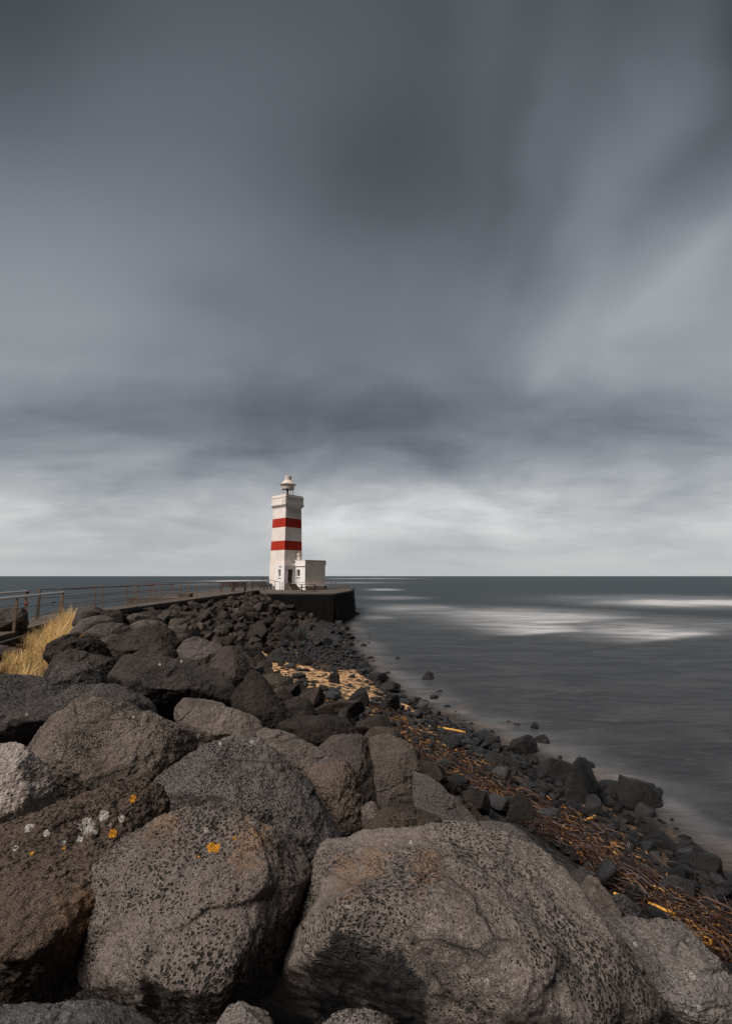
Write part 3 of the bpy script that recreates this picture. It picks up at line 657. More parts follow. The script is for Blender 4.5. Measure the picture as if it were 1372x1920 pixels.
boulder('smooth grey boulder with a peaked top, centre', 5.5,
        [(326, 1338), (350, 1312), (380, 1309), (432, 1330), (474, 1346), (496, 1368), (500, 1400), (440, 1420), (380, 1420), (350, 1380)],
        [(385, 1325, .1), (440, 1350, .2), (400, 1370, .45), (460, 1385, .35)], mat=M_SMOOTH, tint=(1.02, .96, .92), bright=.95, p=80)
boulder('long tilted slab right of the peaked grey boulder', 4.95, [(480, 1372), (500, 1364), (560, 1384), (612, 1408), (645, 1428), (660, 1470), (590, 1490), (520, 1450)], [(530, 1390, .1), (600, 1430, .2), (550, 1430, .4)], mat=M_SMOOTH, tint=(1, .95, .92), bright=.95, thick=.5)
boulder('brown block with a dark cleft right of the central wedge boulder', 4.55, [(572, 1446), (600, 1432), (642, 1430), (666, 1446), (672, 1500), (686, 1560), (660, 1600), (610, 1560), (585, 1490)], [(610, 1460, .2), (650, 1460, .3), (640, 1530, .45)], mat=M_ROUGH, tint=BR, bright=.85, rough=1.4)
boulder('dark upright block behind the brown cleft block', 5.3, [(602, 1402), (640, 1372), (684, 1382), (702, 1430), (706, 1500), (690, 1560), (650, 1540), (610, 1450)], [(650, 1395, .1), (670, 1450, .4), (630, 1430, .3)], tint=DK, bright=.85, p=80)
boulder('tall block with pale top and black right side, right of centre', 5.35, [(688, 1394), (722, 1379), (772, 1400), (776, 1432), (794, 1476), (796, 1540), (720, 1560), (696, 1480)], [(730, 1395, .0), (745, 1420, .3), (715, 1460, .35), (760, 1490, .3)], mat=M_SMOOTH, tint=(.8, .74, .7), bright=.8, p=100)
boulder('dark smooth slanting slab above the biggest boulder', 4.9, [(776, 1450), (812, 1460), (862, 1508), (900, 1542), (920, 1590), (840, 1600), (780, 1570)], [(820, 1490, .1), (850, 1540, .3)], mat=M_SMOOTH, tint=(.7, .7, .72), bright=.8, p=100)
boulder('low brown-black stone between the cleft block and the biggest boulder', 4.2, [(690, 1556), (722, 1514), (770, 1512), (834, 1538), (840, 1590), (760, 1610), (700, 1600)], mat=M_ROUGH, tint=(.75, .66, .58), bright=.6)
boulder('small light grey stone wedged beside the brown cleft block', 4.6, [(672, 1508), (700, 1505), (718, 1530), (712, 1580), (680, 1590), (670, 1540)], tint=(1.05, .98, .95), bright=1.05)
boulder('dark slab at the head of the kelp line, right of the biggest boulder', 4.9, [(896, 1540), (950, 1545), (1000, 1575), (1034, 1620), (1040, 1660), (980, 1670), (920, 1610)], [(960, 1570, .15), (1000, 1610, .2)], mat=M_SMOOTH, tint=(.75, .76, .78), bright=.72, p=80)
boulder('pyramid shaped stone beside the kelp', 4.4, [(1066, 1700), (1100, 1646), (1118, 1648), (1164, 1712), (1160, 1760), (1090, 1770), (1065, 1740)], [(1105, 1670, .1), (1110, 1720, .5)], mat=M_SMOOTH, tint=(.85, .8, .78), bright=.85, p=120)
boulder('dark grey stone right of the pyramid shaped stone', 4.6, [(1130, 1690), (1160, 1676), (1200, 1700), (1206, 1730), (1180, 1760), (1140, 1750)], tint=(.7, .74, .8), bright=.65)
boulder('small black stone above the pyramid shaped stone', 4.75, [(1060, 1640), (1090, 1628), (1115, 1640), (1110, 1670), (1075, 1680), (1058, 1665)], tint=(.6, .6, .62), bright=.6)
# --- second row
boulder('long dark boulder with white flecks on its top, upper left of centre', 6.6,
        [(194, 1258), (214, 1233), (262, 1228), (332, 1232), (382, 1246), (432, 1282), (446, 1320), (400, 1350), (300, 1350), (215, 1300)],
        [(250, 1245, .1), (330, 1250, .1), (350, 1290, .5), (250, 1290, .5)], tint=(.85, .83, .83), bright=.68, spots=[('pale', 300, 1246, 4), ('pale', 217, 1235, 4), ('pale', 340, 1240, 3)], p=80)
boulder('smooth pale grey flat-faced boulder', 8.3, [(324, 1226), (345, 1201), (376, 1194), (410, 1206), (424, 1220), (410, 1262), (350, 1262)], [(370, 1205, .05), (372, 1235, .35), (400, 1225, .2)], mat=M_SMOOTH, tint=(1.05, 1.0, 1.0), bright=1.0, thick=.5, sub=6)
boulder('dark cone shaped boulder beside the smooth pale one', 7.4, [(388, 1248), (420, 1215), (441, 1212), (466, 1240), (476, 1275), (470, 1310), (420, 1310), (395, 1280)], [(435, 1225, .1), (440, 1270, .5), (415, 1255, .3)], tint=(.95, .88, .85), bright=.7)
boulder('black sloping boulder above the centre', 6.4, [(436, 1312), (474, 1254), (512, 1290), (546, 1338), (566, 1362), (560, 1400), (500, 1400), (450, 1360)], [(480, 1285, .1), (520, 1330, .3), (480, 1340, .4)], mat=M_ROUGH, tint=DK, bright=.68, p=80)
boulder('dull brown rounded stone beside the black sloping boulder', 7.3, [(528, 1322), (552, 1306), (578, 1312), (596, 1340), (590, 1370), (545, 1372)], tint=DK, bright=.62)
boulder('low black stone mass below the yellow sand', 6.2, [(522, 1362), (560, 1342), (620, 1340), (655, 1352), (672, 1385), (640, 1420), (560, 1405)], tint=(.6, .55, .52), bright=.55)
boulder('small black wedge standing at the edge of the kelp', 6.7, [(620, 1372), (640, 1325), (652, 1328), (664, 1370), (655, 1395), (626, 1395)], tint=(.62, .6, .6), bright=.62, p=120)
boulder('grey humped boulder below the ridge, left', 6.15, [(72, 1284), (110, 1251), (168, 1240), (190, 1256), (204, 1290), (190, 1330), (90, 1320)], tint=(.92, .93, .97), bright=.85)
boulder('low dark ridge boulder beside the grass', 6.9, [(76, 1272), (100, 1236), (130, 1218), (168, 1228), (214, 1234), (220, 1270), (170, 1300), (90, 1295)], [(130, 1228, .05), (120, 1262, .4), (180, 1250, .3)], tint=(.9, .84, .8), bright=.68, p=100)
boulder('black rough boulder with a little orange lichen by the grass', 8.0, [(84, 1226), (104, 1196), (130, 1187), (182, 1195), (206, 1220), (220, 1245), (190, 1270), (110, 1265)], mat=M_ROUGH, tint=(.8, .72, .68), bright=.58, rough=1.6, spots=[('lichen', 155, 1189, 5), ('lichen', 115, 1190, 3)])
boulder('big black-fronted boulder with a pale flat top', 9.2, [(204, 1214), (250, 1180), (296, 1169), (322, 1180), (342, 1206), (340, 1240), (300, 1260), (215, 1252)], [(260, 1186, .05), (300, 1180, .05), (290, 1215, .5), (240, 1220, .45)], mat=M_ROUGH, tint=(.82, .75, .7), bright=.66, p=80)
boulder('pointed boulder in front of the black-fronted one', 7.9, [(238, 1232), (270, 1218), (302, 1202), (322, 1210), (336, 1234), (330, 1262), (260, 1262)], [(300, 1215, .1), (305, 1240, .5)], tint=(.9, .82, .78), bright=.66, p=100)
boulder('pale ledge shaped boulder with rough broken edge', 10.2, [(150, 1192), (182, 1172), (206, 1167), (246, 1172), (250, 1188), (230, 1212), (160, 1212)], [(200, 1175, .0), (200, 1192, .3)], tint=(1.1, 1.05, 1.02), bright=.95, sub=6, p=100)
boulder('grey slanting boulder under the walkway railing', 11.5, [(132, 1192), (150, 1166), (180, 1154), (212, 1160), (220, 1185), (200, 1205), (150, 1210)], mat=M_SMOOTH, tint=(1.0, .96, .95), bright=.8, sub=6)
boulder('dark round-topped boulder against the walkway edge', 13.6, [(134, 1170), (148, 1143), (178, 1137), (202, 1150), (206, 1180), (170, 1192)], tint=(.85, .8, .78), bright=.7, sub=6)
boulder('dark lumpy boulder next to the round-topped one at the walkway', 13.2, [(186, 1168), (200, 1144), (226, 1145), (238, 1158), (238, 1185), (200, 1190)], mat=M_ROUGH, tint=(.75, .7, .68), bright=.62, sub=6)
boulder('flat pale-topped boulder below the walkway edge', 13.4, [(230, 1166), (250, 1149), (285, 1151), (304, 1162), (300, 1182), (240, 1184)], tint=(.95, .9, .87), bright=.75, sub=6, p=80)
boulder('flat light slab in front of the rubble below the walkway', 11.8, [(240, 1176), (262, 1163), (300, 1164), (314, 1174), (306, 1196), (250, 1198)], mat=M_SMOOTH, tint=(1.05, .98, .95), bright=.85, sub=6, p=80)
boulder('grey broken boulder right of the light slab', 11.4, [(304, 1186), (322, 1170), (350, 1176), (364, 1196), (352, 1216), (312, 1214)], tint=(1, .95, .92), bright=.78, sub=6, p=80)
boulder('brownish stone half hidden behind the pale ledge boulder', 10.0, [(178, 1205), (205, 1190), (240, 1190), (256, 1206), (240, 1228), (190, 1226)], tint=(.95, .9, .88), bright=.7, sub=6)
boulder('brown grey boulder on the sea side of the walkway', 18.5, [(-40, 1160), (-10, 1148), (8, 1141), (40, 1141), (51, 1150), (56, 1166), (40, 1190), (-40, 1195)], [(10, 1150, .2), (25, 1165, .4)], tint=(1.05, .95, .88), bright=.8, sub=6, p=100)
# --- rubble slope: copies of a dozen shapes
def proto(name, seed, sub, squash=(1, .85, .65), p=80, n=15, mat=None, rough=1.0):
    r = np.random.default_rng(seed); d = r.normal(size=(n, 3)); d /= np.linalg.norm(d, axis=1)[:, None]
    pts = d * np.array(squash) * (0.82 + 0.3 * r.random((n, 1))) * 0.5
    pts -= pts.mean(0); P, Fc = rock_verts(pts, sub, p, seed, rough, chips=6 if p > 20 else 0, facets=9 if p > 20 else 0)
    me = mesh_np(name, P, Fc); me.materials.append(mat or M_RUBBLE); return me
RUB = [proto('rubble_rock', 100 + k, 5, (1, .55 + .06 * (k % 6), .42 + .07 * (k % 5)), p=100, n=12 + k % 7, rough=1.3) for k in range(16)]
def project(P):
    v = np.asarray(P) - CAM; fw = v[1] * math.cos(PITCH) + v[2] * math.sin(PITCH); up = -v[1] * math.sin(PITCH) + v[2] * math.cos(PITCH)
    return 686 + F * v[0] / fw, 960 - F * up / fw, fw
cand = []
for _ in range(9000):
    y = float(np.exp(rng.uniform(math.log(7.5), math.log(58)))); fx = float(foot_x(y)); wx = float(walk_x(y))
    x = rng.uniform(wx + 0.35, fx + 0.5)
    if y > 43.0 and x > -9.6 + (y - 43) * -0.1: continue
    size = float(np.clip(rng.lognormal(math.log(1.0), 0.28), 0.55, 1.75)) * np.interp(y, [8, 20, 40, 58], [0.95, 1.0, 1.1, 1.15])
    if x > fx - 1.0: size *= 0.75
    cand.append((x, y, size))
placed = []
for x, y, s in cand:
    z = float(terrain(x, y))
    if any((x - c[0]) ** 2 + (y - c[1]) ** 2 < (rm + .42 * s) ** 2 for c, rm in BOULD): continue
    if any((x - q[0]) ** 2 + (y - q[1]) ** 2 < (.37 * (s + q[2])) ** 2 for q in placed): continue
    px, py, fw = project((x, y, z))
    if px < -60 or py > 1700: continue
    placed.append((x, y, s, z, s / fw))
placed.sort(key=lambda q: -q[4])
G1 = 'rubble rocks heaped on the slope below the walkway'
def rock_tint(x, y):
    wet = sstep(np.interp(y, [8, 16], [1.6, 3.6]), 0.3, float(foot_x(y)) - x); far = sstep(15, 45, y)
    b = (0.30 + 0.38 * random.random() ** 2.0) * (1 - 0.66 * wet) * (1 - 0.1 * far)
    return (b * random.uniform(.94, 1.04), b * random.uniform(.86, .93), b * random.uniform(.76, .9), 1)
rest = []
for k, (x, y, s, z, _) in enumerate(placed):
    rot = (random.uniform(-.5, .5), random.uniform(-.5, .5), random.uniform(0, 6.28)); sc = (s * random.uniform(.9, 1.15), s * random.uniform(.9, 1.15), s * random.uniform(.85, 1.2))
    loc = (x, y, z - 0.10 + 0.12 * random.random())
    if k < 300:
        o = bpy.data.objects.new('rubble_rock', RUB[k % len(RUB)]); COL.objects.link(o)
        o.location = loc; o.rotation_euler = rot; o.scale = sc; o.color = rock_tint(x, y)
        tag(o, 'brown-grey angular rubble rock heaped on the slope between walkway and beach', 'rock', G1)
    else: rest.append((RUB[k % len(RUB)], loc, rot, sc))
def merge(name, items, mat):
    from mathutils import Euler
    Vs = []; Fs = []; n = 0; cache = {}
    for me, loc, rot, sc in items:
        if me.name not in cache:
            v = np.empty(len(me.vertices) * 3, np.float32); me.vertices.foreach_get('co', v)
            f = np.empty(len(me.loops), np.int32); me.loops.foreach_get('vertex_index', f); cache[me.name] = (v.reshape(-1, 3), f.reshape(-1, 3))
        v, f = cache[me.name]; M = np.array(Euler(rot).to_matrix(), np.float32)
        Vs.append((v * np.array(sc, np.float32)) @ M.T + np.array(loc, np.float32)); Fs.append(f + n); n += len(v)
    me = mesh_np(name, np.concatenate(Vs), np.concatenate(Fs)); return link(name, me, None, mat)
# small fill between the rubble
small = [proto('rubble_chip', 300 + k, 3, (1, .75, .55), n=11) for k in range(6)]
for _ in range(1500):
    y = float(np.exp(rng.uniform(math.log(4), math.log(56)))); x = rng.uniform(float(walk_x(y)) + .3, float(foot_x(y)) + .6)
    s = rng.uniform(.22, .55); rest.append((small[_ % 6], (x, y, float(terrain(x, y)) - .22), (rng.uniform(-1, 1), rng.uniform(-1, 1), rng.uniform(0, 6)), (s, s, s)))
o = merge('rubble', rest, M_RUBBLE); o.color = (.3, .26, .235, 1)
tag(o, 'small broken rubble filling the gaps between the slope rocks', 'rubble', kind='stuff')
print('rubble rocks', len(placed))

# --- wet rocks along the waterline
def wet_boulder(label, px, py, wpx, hpx, tint=.3, p=100, zb=-0.05, seed=None, name='shore_rock', skew=0.0):
    """a black wet rock standing at the waterline, base at pixel (px, py)"""
    b = at_z(px, py, zb); D = float(np.linalg.norm(b - CAM)); w = wpx / F * D; h = hpx / F * D
    r = np.random.default_rng(seed or int(px * 7 + py)); n = 16
    d = r.normal(size=(n, 3)); d /= np.linalg.norm(d, axis=1)[:, None]
    d = d / ((np.abs(d) ** 3).sum(1) ** (1 / 3))[:, None]; n = len(d)
    pts = d * np.array([w / 2, w / 2 * .75, h * .74]) * (0.72 + .34 * r.random((n, 1)))
    pts[:, 0] += skew * pts[:, 2]
    P, Fc = rock_verts(pts - pts.mean(0), 6, 120, int(px + py), 1.0, 0, 10, 12)
    me = mesh_np(name, P, Fc); o = link(name, me, None, M_WET); o.location = b + np.array([0, w * .3, h * .2]); tint *= .48; o.color = (tint * .94, tint * .99, tint * 1.04, 1)
    tag(o, label, 'rock', 'black rocks standing along the waterline'); BOULD.append((np.array(o.location), w / 2)); return o
wet_boulder('lone black rock standing out in the calm water', 804, 1276, 30, 15, .22)
wet_boulder('tiny low rock in the water below the lone black rock', 815, 1314, 20, 10, .25)
wet_boulder('tiny rock awash right of the cobbles', 971, 1363, 14, 6, .22)
wet_boulder('black rock at the right end of the yellow sand', 706, 1284, 46, 20, .22)
wet_boulder('squared black rock just below the right end of the sand', 730, 1304, 40, 22, .26)
wet_boulder('round black rock lying on the yellow sand', 624, 1280, 26, 20, .26, zb=.5)
wet_boulder('dark round boulder among cobbles at the end of the sand', 728, 1338, 44, 36, .2, zb=.3)
wet_boulder('leaning dark slab at the edge of the kelp', 672, 1330, 40, 36, .22, zb=.5)
wet_boulder('black boulder in the water at the end of the cobble bank', 985, 1421, 50, 34, .24)
wet_boulder('rounded black boulder beside the cobble bank', 928, 1409, 36, 28, .22)
wet_boulder('square dark boulder on the cobble bank', 937, 1455, 50, 34, .3, zb=.15)
wet_boulder('dark stone between the square boulder and the slabs', 968, 1452, 32, 26, .22, zb=.1)
wet_boulder('flat-topped black slab at the waterline', 1047, 1482, 70, 42, .24)
wet_boulder('large leaning black slab at the waterline', 1108, 1530, 92, 66, .26, zb=0)
wet_boulder('flat wet stone in front of the black slabs', 988, 1494, 50, 22, .34, zb=.15)
wet_boulder('small flat rock awash behind the black slabs', 1108, 1444, 30, 10, .22)
wet_boulder('oblong black rock out in the shallows at right', 1222, 1528, 76, 34, .22)
wet_boulder('small rounded pair-stone left of the oblong rock', 1166, 1500, 36, 20, .28)
wet_boulder('smooth stone next to the leaning slab', 1145, 1508, 30, 18, .32)
wet_boulder('black rock in the misty shallows at right', 1230, 1590, 44, 32, .24)
wet_boulder('low black rock below the misty shallows rock', 1244, 1606, 60, 24, .25)
wet_boulder('rounded dark boulder at the right edge of the water', 1332, 1665, 58, 44, .26)
wet_boulder('smooth flat stone in the shallows near the right edge', 1312, 1618, 52, 20, .26)
wet_boulder('brown wet boulder by the kelp near the right edge', 1272, 1690, 42, 24, .3, zb=.3)
wet_boulder('smooth grey stone beside the kelp near the right edge', 1286, 1715, 50, 40, .4, zb=.45)
wet_boulder('dark oval stone near the right edge among cobbles', 1322, 1735, 46, 28, .3, zb=.35)
wet_boulder('angular black rock at the foot of the platform shore', 610, 1220, 44, 28, .2, zb=.1)
wet_boulder('black shore rock below the platform', 650, 1228, 36, 14, .2, zb=0)
wet_boulder('low black rock at the water below the platform', 618, 1190, 30, 14, .2, zb=.1)
wet_boulder('small black rock at the water beneath the platform corner', 646, 1184, 24, 10, .2)
wet_boulder('low ledge awash at the base of the platform', 667, 1152, 16, 5, .16, zb=0)
wet_boulder('wet dark boulder at the top of the sand', 570, 1246, 40, 16, .22, zb=.5)
wet_boulder('flat black stone above the sand', 512, 1246, 40, 18, .2, zb=.6)
wet_boulder('dark shore boulder on the beach left of the water', 560, 1206, 44, 24, .22, zb=.5)
wet_boulder('narrow black rock at the far shore', 668, 1236, 22, 8, .2)

# --- smaller rocks awash off the cobble bank
AW = [proto('awash_rock', 700 + k, 5, (1, .72, .6), p=110, n=13, mat=M_WET) for k in range(8)]
aw = []
for _ in range(2600):
    y = float(np.exp(rng.uniform(math.log(5.2), math.log(46)))); sx = float(shore_x(y)); u = rng.exponential(.75) - .5
    if u > 3.4: continue
    x = sx + u; sz = float(np.clip(rng.lognormal(math.log(.30), .5), .14, .95)) * np.interp(y, [6, 25, 45], [.9, 1.1, 1.7])
    if u > 1.2 and rng.random() < .72: continue
    if any((x - q[0]) ** 2 + (y - q[1]) ** 2 < (.5 * (sz + q[2])) ** 2 for q in aw) or any((x - c[0]) ** 2 + (y - c[1]) ** 2 < (rm * .9 + .3 * sz) ** 2 for c, rm in BOULD if c[2] < 1.3): continue
    aw.append((x, y, sz))
    if len(aw) >= 190: break
for k, (x, y, sz) in enumerate(aw):
    o = bpy.data.objects.new('awash_rock', AW[k % 8]); COL.objects.link(o); zz = max(float(terrain(x, y)) + sz * .16, -.03 - .05 * sz * rng.random())
    o.location = (x, y, zz); o.rotation_euler = (rng.uniform(-.3, .3), rng.uniform(-.3, .3), rng.uniform(0, 6.28)); o.scale = (sz, sz * rng.uniform(.8, 1.1), sz * rng.uniform(.8, 1.25))
    b = rng.uniform(.06, .13); o.color = (b * .93, b * .99, b * 1.05, 1); BOULD.append((np.array([x, y, zz]), sz * .4))
    tag(o, 'small black wet rock awash at the edge of the water', 'rock', 'small rocks awash along the waterline')
# --- cobble bank
COB = [proto('cobble', 500 + k, 4, (1, .72, .5), p=9, n=16, mat=M_WET, rough=.5) for k in range(8)]
cobs = []
def cob_try(x, y, s):
    if any((x - q[0]) ** 2 + (y - q[1]) ** 2 < (.36 * (s + q[2])) ** 2 for q in cobs[-900:]): return
    if any((x - c[0]) ** 2 + (y - c[1]) ** 2 < (rm * .8) ** 2 for c, rm in BOULD if c[2] < 1.3): return
    px, py, fw = project((x, y, float(terrain(x, y))))
    if not (-20 < px < 1420 and py < 1980): return
    if x < foot_x(y) + .9 and y < 11 and rng.random() < .6: return
    cobs.append((x, y, s, s / fw))
for _ in range(6500):
    y = float(np.exp(rng.uniform(math.log(4.4), math.log(30)))); fx = float(foot_x(y)); sx = float(shore_x(y))
    u = rng.beta(1.6, 1.5); x = fx + (sx - fx) * (-0.04 + 1.16 * u) + rng.normal() * .15
    if u > .9 and rng.random() < .75: continue
    if 14.8 < y < 22.5 and u < .85 and rng.random() < .88: continue
    s = float(np.clip(rng.lognormal(math.log(.25), .42), .11, .66)); cob_try(x, y, s)
cobs.sort(key=lambda q: -q[3]); restc = []
for k, (x, y, s, _) in enumerate(cobs):
    loc = (x, y, max(float(terrain(x, y)) + s * .2 + .03, -0.08)); rot = (rng.uniform(-.35, .35), rng.uniform(-.35, .35), rng.uniform(0, 6.28)); sc = (s, s * rng.uniform(.85, 1.1), s * rng.uniform(.9, 1.3))
    if k < 300:
        o = bpy.data.objects.new('cobble', COB[k % 8]); COL.objects.link(o); o.location = loc; o.rotation_euler = rot; o.scale = sc
        b = rng.uniform(.14, .42) if rng.random() < .75 else rng.uniform(.42, .7); b *= .52; o.color = (b * .9, b * .98, b * 1.07, 1)
        tag(o, 'smooth wet black cobble on the bank between kelp and water', 'cobble', 'cobbles on the bank')
    else: restc.append((COB[k % 8], loc, rot, sc))
if restc:
    o = merge('cobbles', restc, M_WET); o.color = (.14, .155, .17, 1)
    tag(o, 'small wet pebbles scattered between the larger cobbles', 'pebbles', kind='stuff')
print('cobbles', len(cobs))

# --- sand patch
def build_sand():
    ys = np.linspace(13.0, 24.0, 190); u = np.linspace(-.25, 1.06, 110)
    Y, U = np.meshgrid(ys, u, indexing='ij'); y = Y.ravel(); uu = U.ravel(); fx = foot_x(y); sx = shore_x(y); x = fx + (sx - fx) * uu
    n = fbm(np.c_[x * 1.1, y * 1.1, x * 0], 77, 5)
    m = sstep(13.6, 15.6, y + n * 2.6) * sstep(23.2, 21.0, y + n * 2.5) * sstep(-.12, .1, uu + n * .4) * sstep(1.06, .86, uu)
    z = terrain(x, y) + 0.03 + 0.05 * m + n * .03 - .14 * (1 - m)
    nx = len(u); i = np.arange((len(ys) - 1) * nx).reshape(-1, nx)[:, :-1].ravel()
    me = mesh_np('sand', np.c_[x, y, z], np.stack([i, i + 1, i + nx + 1, i + nx], 1)[:, ::-1])
    tag(link('sand', me, None, M_SAND), kind='structure')
build_sand()

# --- kelp
def strands(n, pick, lmin, lmax, rmin, rmax, gold=.2, lift=.16, sides=5, seg=7, seed=1):
    r = np.random.default_rng(seed); Vs = []; Fs = []; Cs = []; base = 0
    ring = np.linspace(0, 2 * np.pi, sides, endpoint=False)
    for _ in range(n):
        x, y, ang = pick(r)
        if vnoise(np.array([[x * 1.9, y * 1.9, 1.5]]), 8)[0] < -.38 and r.random() < .75: continue
        isg = r.random() < gold; L = r.uniform(.05, .26) if isg else r.uniform(lmin, lmax); rad = r.uniform(rmin, rmax); st = L / seg; kx = []
        turn = r.normal() * (.05 if isg else .11); h0 = r.uniform(0, lift); a = ang
        for k in range(seg + 1):
            z = float(terrain(x, y)) + rad + .03 + (h0 * (.6 + .06 * k / seg) if isg else h0 * math.sin(math.pi * k / seg * .8 + .3)) + r.normal() * .008
            kx.append((x, y, z)); a += turn + r.normal() * .15; x += math.cos(a) * st; y += math.sin(a) * st
        Pk = np.array(kx); T = np.gradient(Pk, axis=0); T /= np.linalg.norm(T, axis=1)[:, None]
        S = np.cross(T, [0, 0, 1.0]); S /= np.linalg.norm(S, axis=1)[:, None] + 1e-6; N2 = np.cross(S, T)
        rr = rad * (1 - .55 * np.linspace(0, 1, seg + 1))
        V = Pk[:, None] + rr[:, None, None] * (S[:, None] * np.cos(ring)[None, :, None] + N2[:, None] * np.sin(ring)[None, :, None] * .8)
        V = V.reshape(-1, 3); idx = np.arange(seg * sides).reshape(seg, sides); nxt = np.roll(idx, -1, 1)
        Fs.append(np.stack([idx, nxt, nxt + sides, idx + sides], -1).reshape(-1, 4) + base); Vs.append(V); base += len(V)
        q = 0.0 if isg else gold + (1 - gold) * r.random()
        c = np.array([.47, .225, .045]) * r.uniform(.7, 1.15) if q < gold else (np.array([.12, .048, .016]) * r.uniform(.6, 1.2) if q < gold + .13 else np.array([.026, .0125, .009]) * r.uniform(.6, 1.5))
        Cs.append(np.tile(c, (len(V), 1)))
    return np.concatenate(Vs), np.concatenate(Fs), np.concatenate(Cs)
def kelp(name, label, **kw):
    V, Fq, C = strands(**kw); me = mesh_np(name, V, Fq); cattr(me, 'tint', C)
    o = link(name, me, None, M_KELP); tag(o, label, 'kelp', kind='stuff'); return o
def pick_line(r):
    y = float(np.exp(r.uniform(math.log(3.9), math.log(10.8)))); fx = float(foot_x(y)); w = np.interp(y, [3.9, 6, 8, 10.8], [.55, .62, .7, .8])
    x = fx + .25 + abs(r.normal()) * w * .8 - .15; return x, y, math.atan2(2.4, -1.0) + r.normal() * .5 + (math.pi if r.random() < .5 else 0)
def pick_patch(r):
    y = r.uniform(10.5, 15.2); fx = float(foot_x(y)); x = fx + r.uniform(-.3, 1.9); return x, y, r.uniform(0, 6.28)
def pick_beach(r):
    y = r.uniform(13, 32); fx = float(foot_x(y)); sx = float(shore_x(y)); x = fx + (sx - fx) * r.beta(1.0, 1.6); return x, y, r.uniform(0, 6.28)
kelp('kelp', 'tangled line of brown and golden kelp stems washed up beside the big boulders', n=4600, pick=pick_line, lmin=.2, lmax=.75, rmin=.005, rmax=.014, gold=.30, lift=.2, seed=3)
kelp('kelp', 'dark tangled kelp heap below the yellow sand', n=2000, pick=pick_patch, lmin=.1, lmax=.45, rmin=.007, rmax=.018, gold=.32, lift=.13, seed=4)
kelp('kelp', 'loose dark kelp scraps strewn over the sand and far beach', n=800, pick=pick_beach, lmin=.2, lmax=.7, rmin=.012, rmax=.032, gold=.07, lift=.06, seed=5)
def stalk(label, pts, r=.016):
    P = [Vector(at_z(a, b, zz)) for a, b, zz in pts]; c = P[0].copy(); m = MB(); m.tube([p - c for p in P], r, 8)
    o = m.build('kelp_stalk', M_KELP, None, True); o.location = c; cattr(o.data, 'tint', np.tile([.60, .30, .055], (len(o.data.vertices), 1)))
    tag(o, label, 'kelp stalk')
stalk('thick golden kelp stalk hanging down beside the pyramid shaped stone', [(1152, 1676, .80), (1166, 1682, .84), (1176, 1694, .84), (1186, 1706, .8), (1192, 1714, .76)], .02)
stalk('straight golden kelp stalk lying right of the hanging one', [(1216, 1694, .75), (1232, 1700, .78), (1250, 1708, .78), (1262, 1712, .75)], .016)
stalk('pale yellow kelp stalk on the wet stones below the black slabs', [(1080, 1536, .36), (1096, 1537, .4), (1108, 1534, .4), (1114, 1530, .38)], .02)
stalk('short yellow kelp stalk on the flat wet stone', [(966, 1494, .4), (976, 1497, .42), (986, 1497, .4)], .022)
stalk('brown driftwood-like kelp stem at the edge of the water', [(816, 1364, .3), (836, 1366, .32), (858, 1370, .3), (872, 1374, .26)], .03)

# ------------------------------------------------------------------ grass tuft beside the walkway
def build_grass():
    r = np.random.default_rng(9); Vs = []; Fs = []; Cs = []; base = 0; n = 6
    for c_ in range(150):
        t = r.random() ** .9; c = np.array([-5.5, 8.3]) * (1 - t) + np.array([-10.9, 17.0]) * t
        p0 = c + np.array([-.82, -.42]) * (r.normal() * (.7 * (1 - t) + .22 * t) + .55 * (1 - t)); z0 = np.interp(t, [0, .5, 1], [2.25, 2.36, 2.5])
        tall = r.uniform(.5, 1.05) * float(np.clip(1.15 + (p0 - c) @ np.array([.82, .42]) * .75, .35, 1.1)); dirc = r.normal() * 1.5 + .5; dead = r.random(); lean0 = r.uniform(.2, .75)
        for _ in range(int(r.integers(35, 70))):
            p = p0 + r.normal(size=2) * .07; L = tall * r.uniform(.55, 1.1); a = dirc + r.normal() * 1.3; lean = lean0 * r.uniform(.2, 2.0); w = r.uniform(.0035, .009)
            if r.random() < .07: lean *= 2.0
            d = np.array([math.cos(a), math.sin(a)]); s_ = np.linspace(0, 1, n + 1); th = np.clip(lean * 1.9 * s_ ** 1.3, 0, 2.3)
            dx = np.concatenate([[0], np.cumsum(np.sin(th[1:]) * L / n)]); dz = np.concatenate([[0], np.cumsum(np.cos(th[1:]) * L / n)])
            Pk = np.c_[p[0] + d[0] * dx, p[1] + d[1] * dx, z0 + dz]; ww = w * (1 - s_ ** 2 * .85); face = np.array([.8, -.1, .1]) + r.normal(size=3) * .25
            V = np.concatenate([Pk + face * ww[:, None], Pk - face * ww[:, None]]); i = np.arange(n)
            Fs.append(np.stack([i, i + 1, i + n + 2, i + n + 1], 1) + base); Vs.append(V); base += len(V)
            q = r.random() * .6 + dead * .4
            col = np.array([.86, .60, .30]) if q < .42 else (np.array([.70, .45, .17]) if q < .70 else (np.array([.34, .31, .10]) if q < .82 else np.array([.30, .18, .08])))
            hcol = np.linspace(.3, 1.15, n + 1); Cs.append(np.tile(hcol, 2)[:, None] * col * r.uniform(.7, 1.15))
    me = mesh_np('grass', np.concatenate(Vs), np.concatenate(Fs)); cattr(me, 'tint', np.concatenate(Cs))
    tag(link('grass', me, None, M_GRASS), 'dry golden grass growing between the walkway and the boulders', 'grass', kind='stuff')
build_grass()

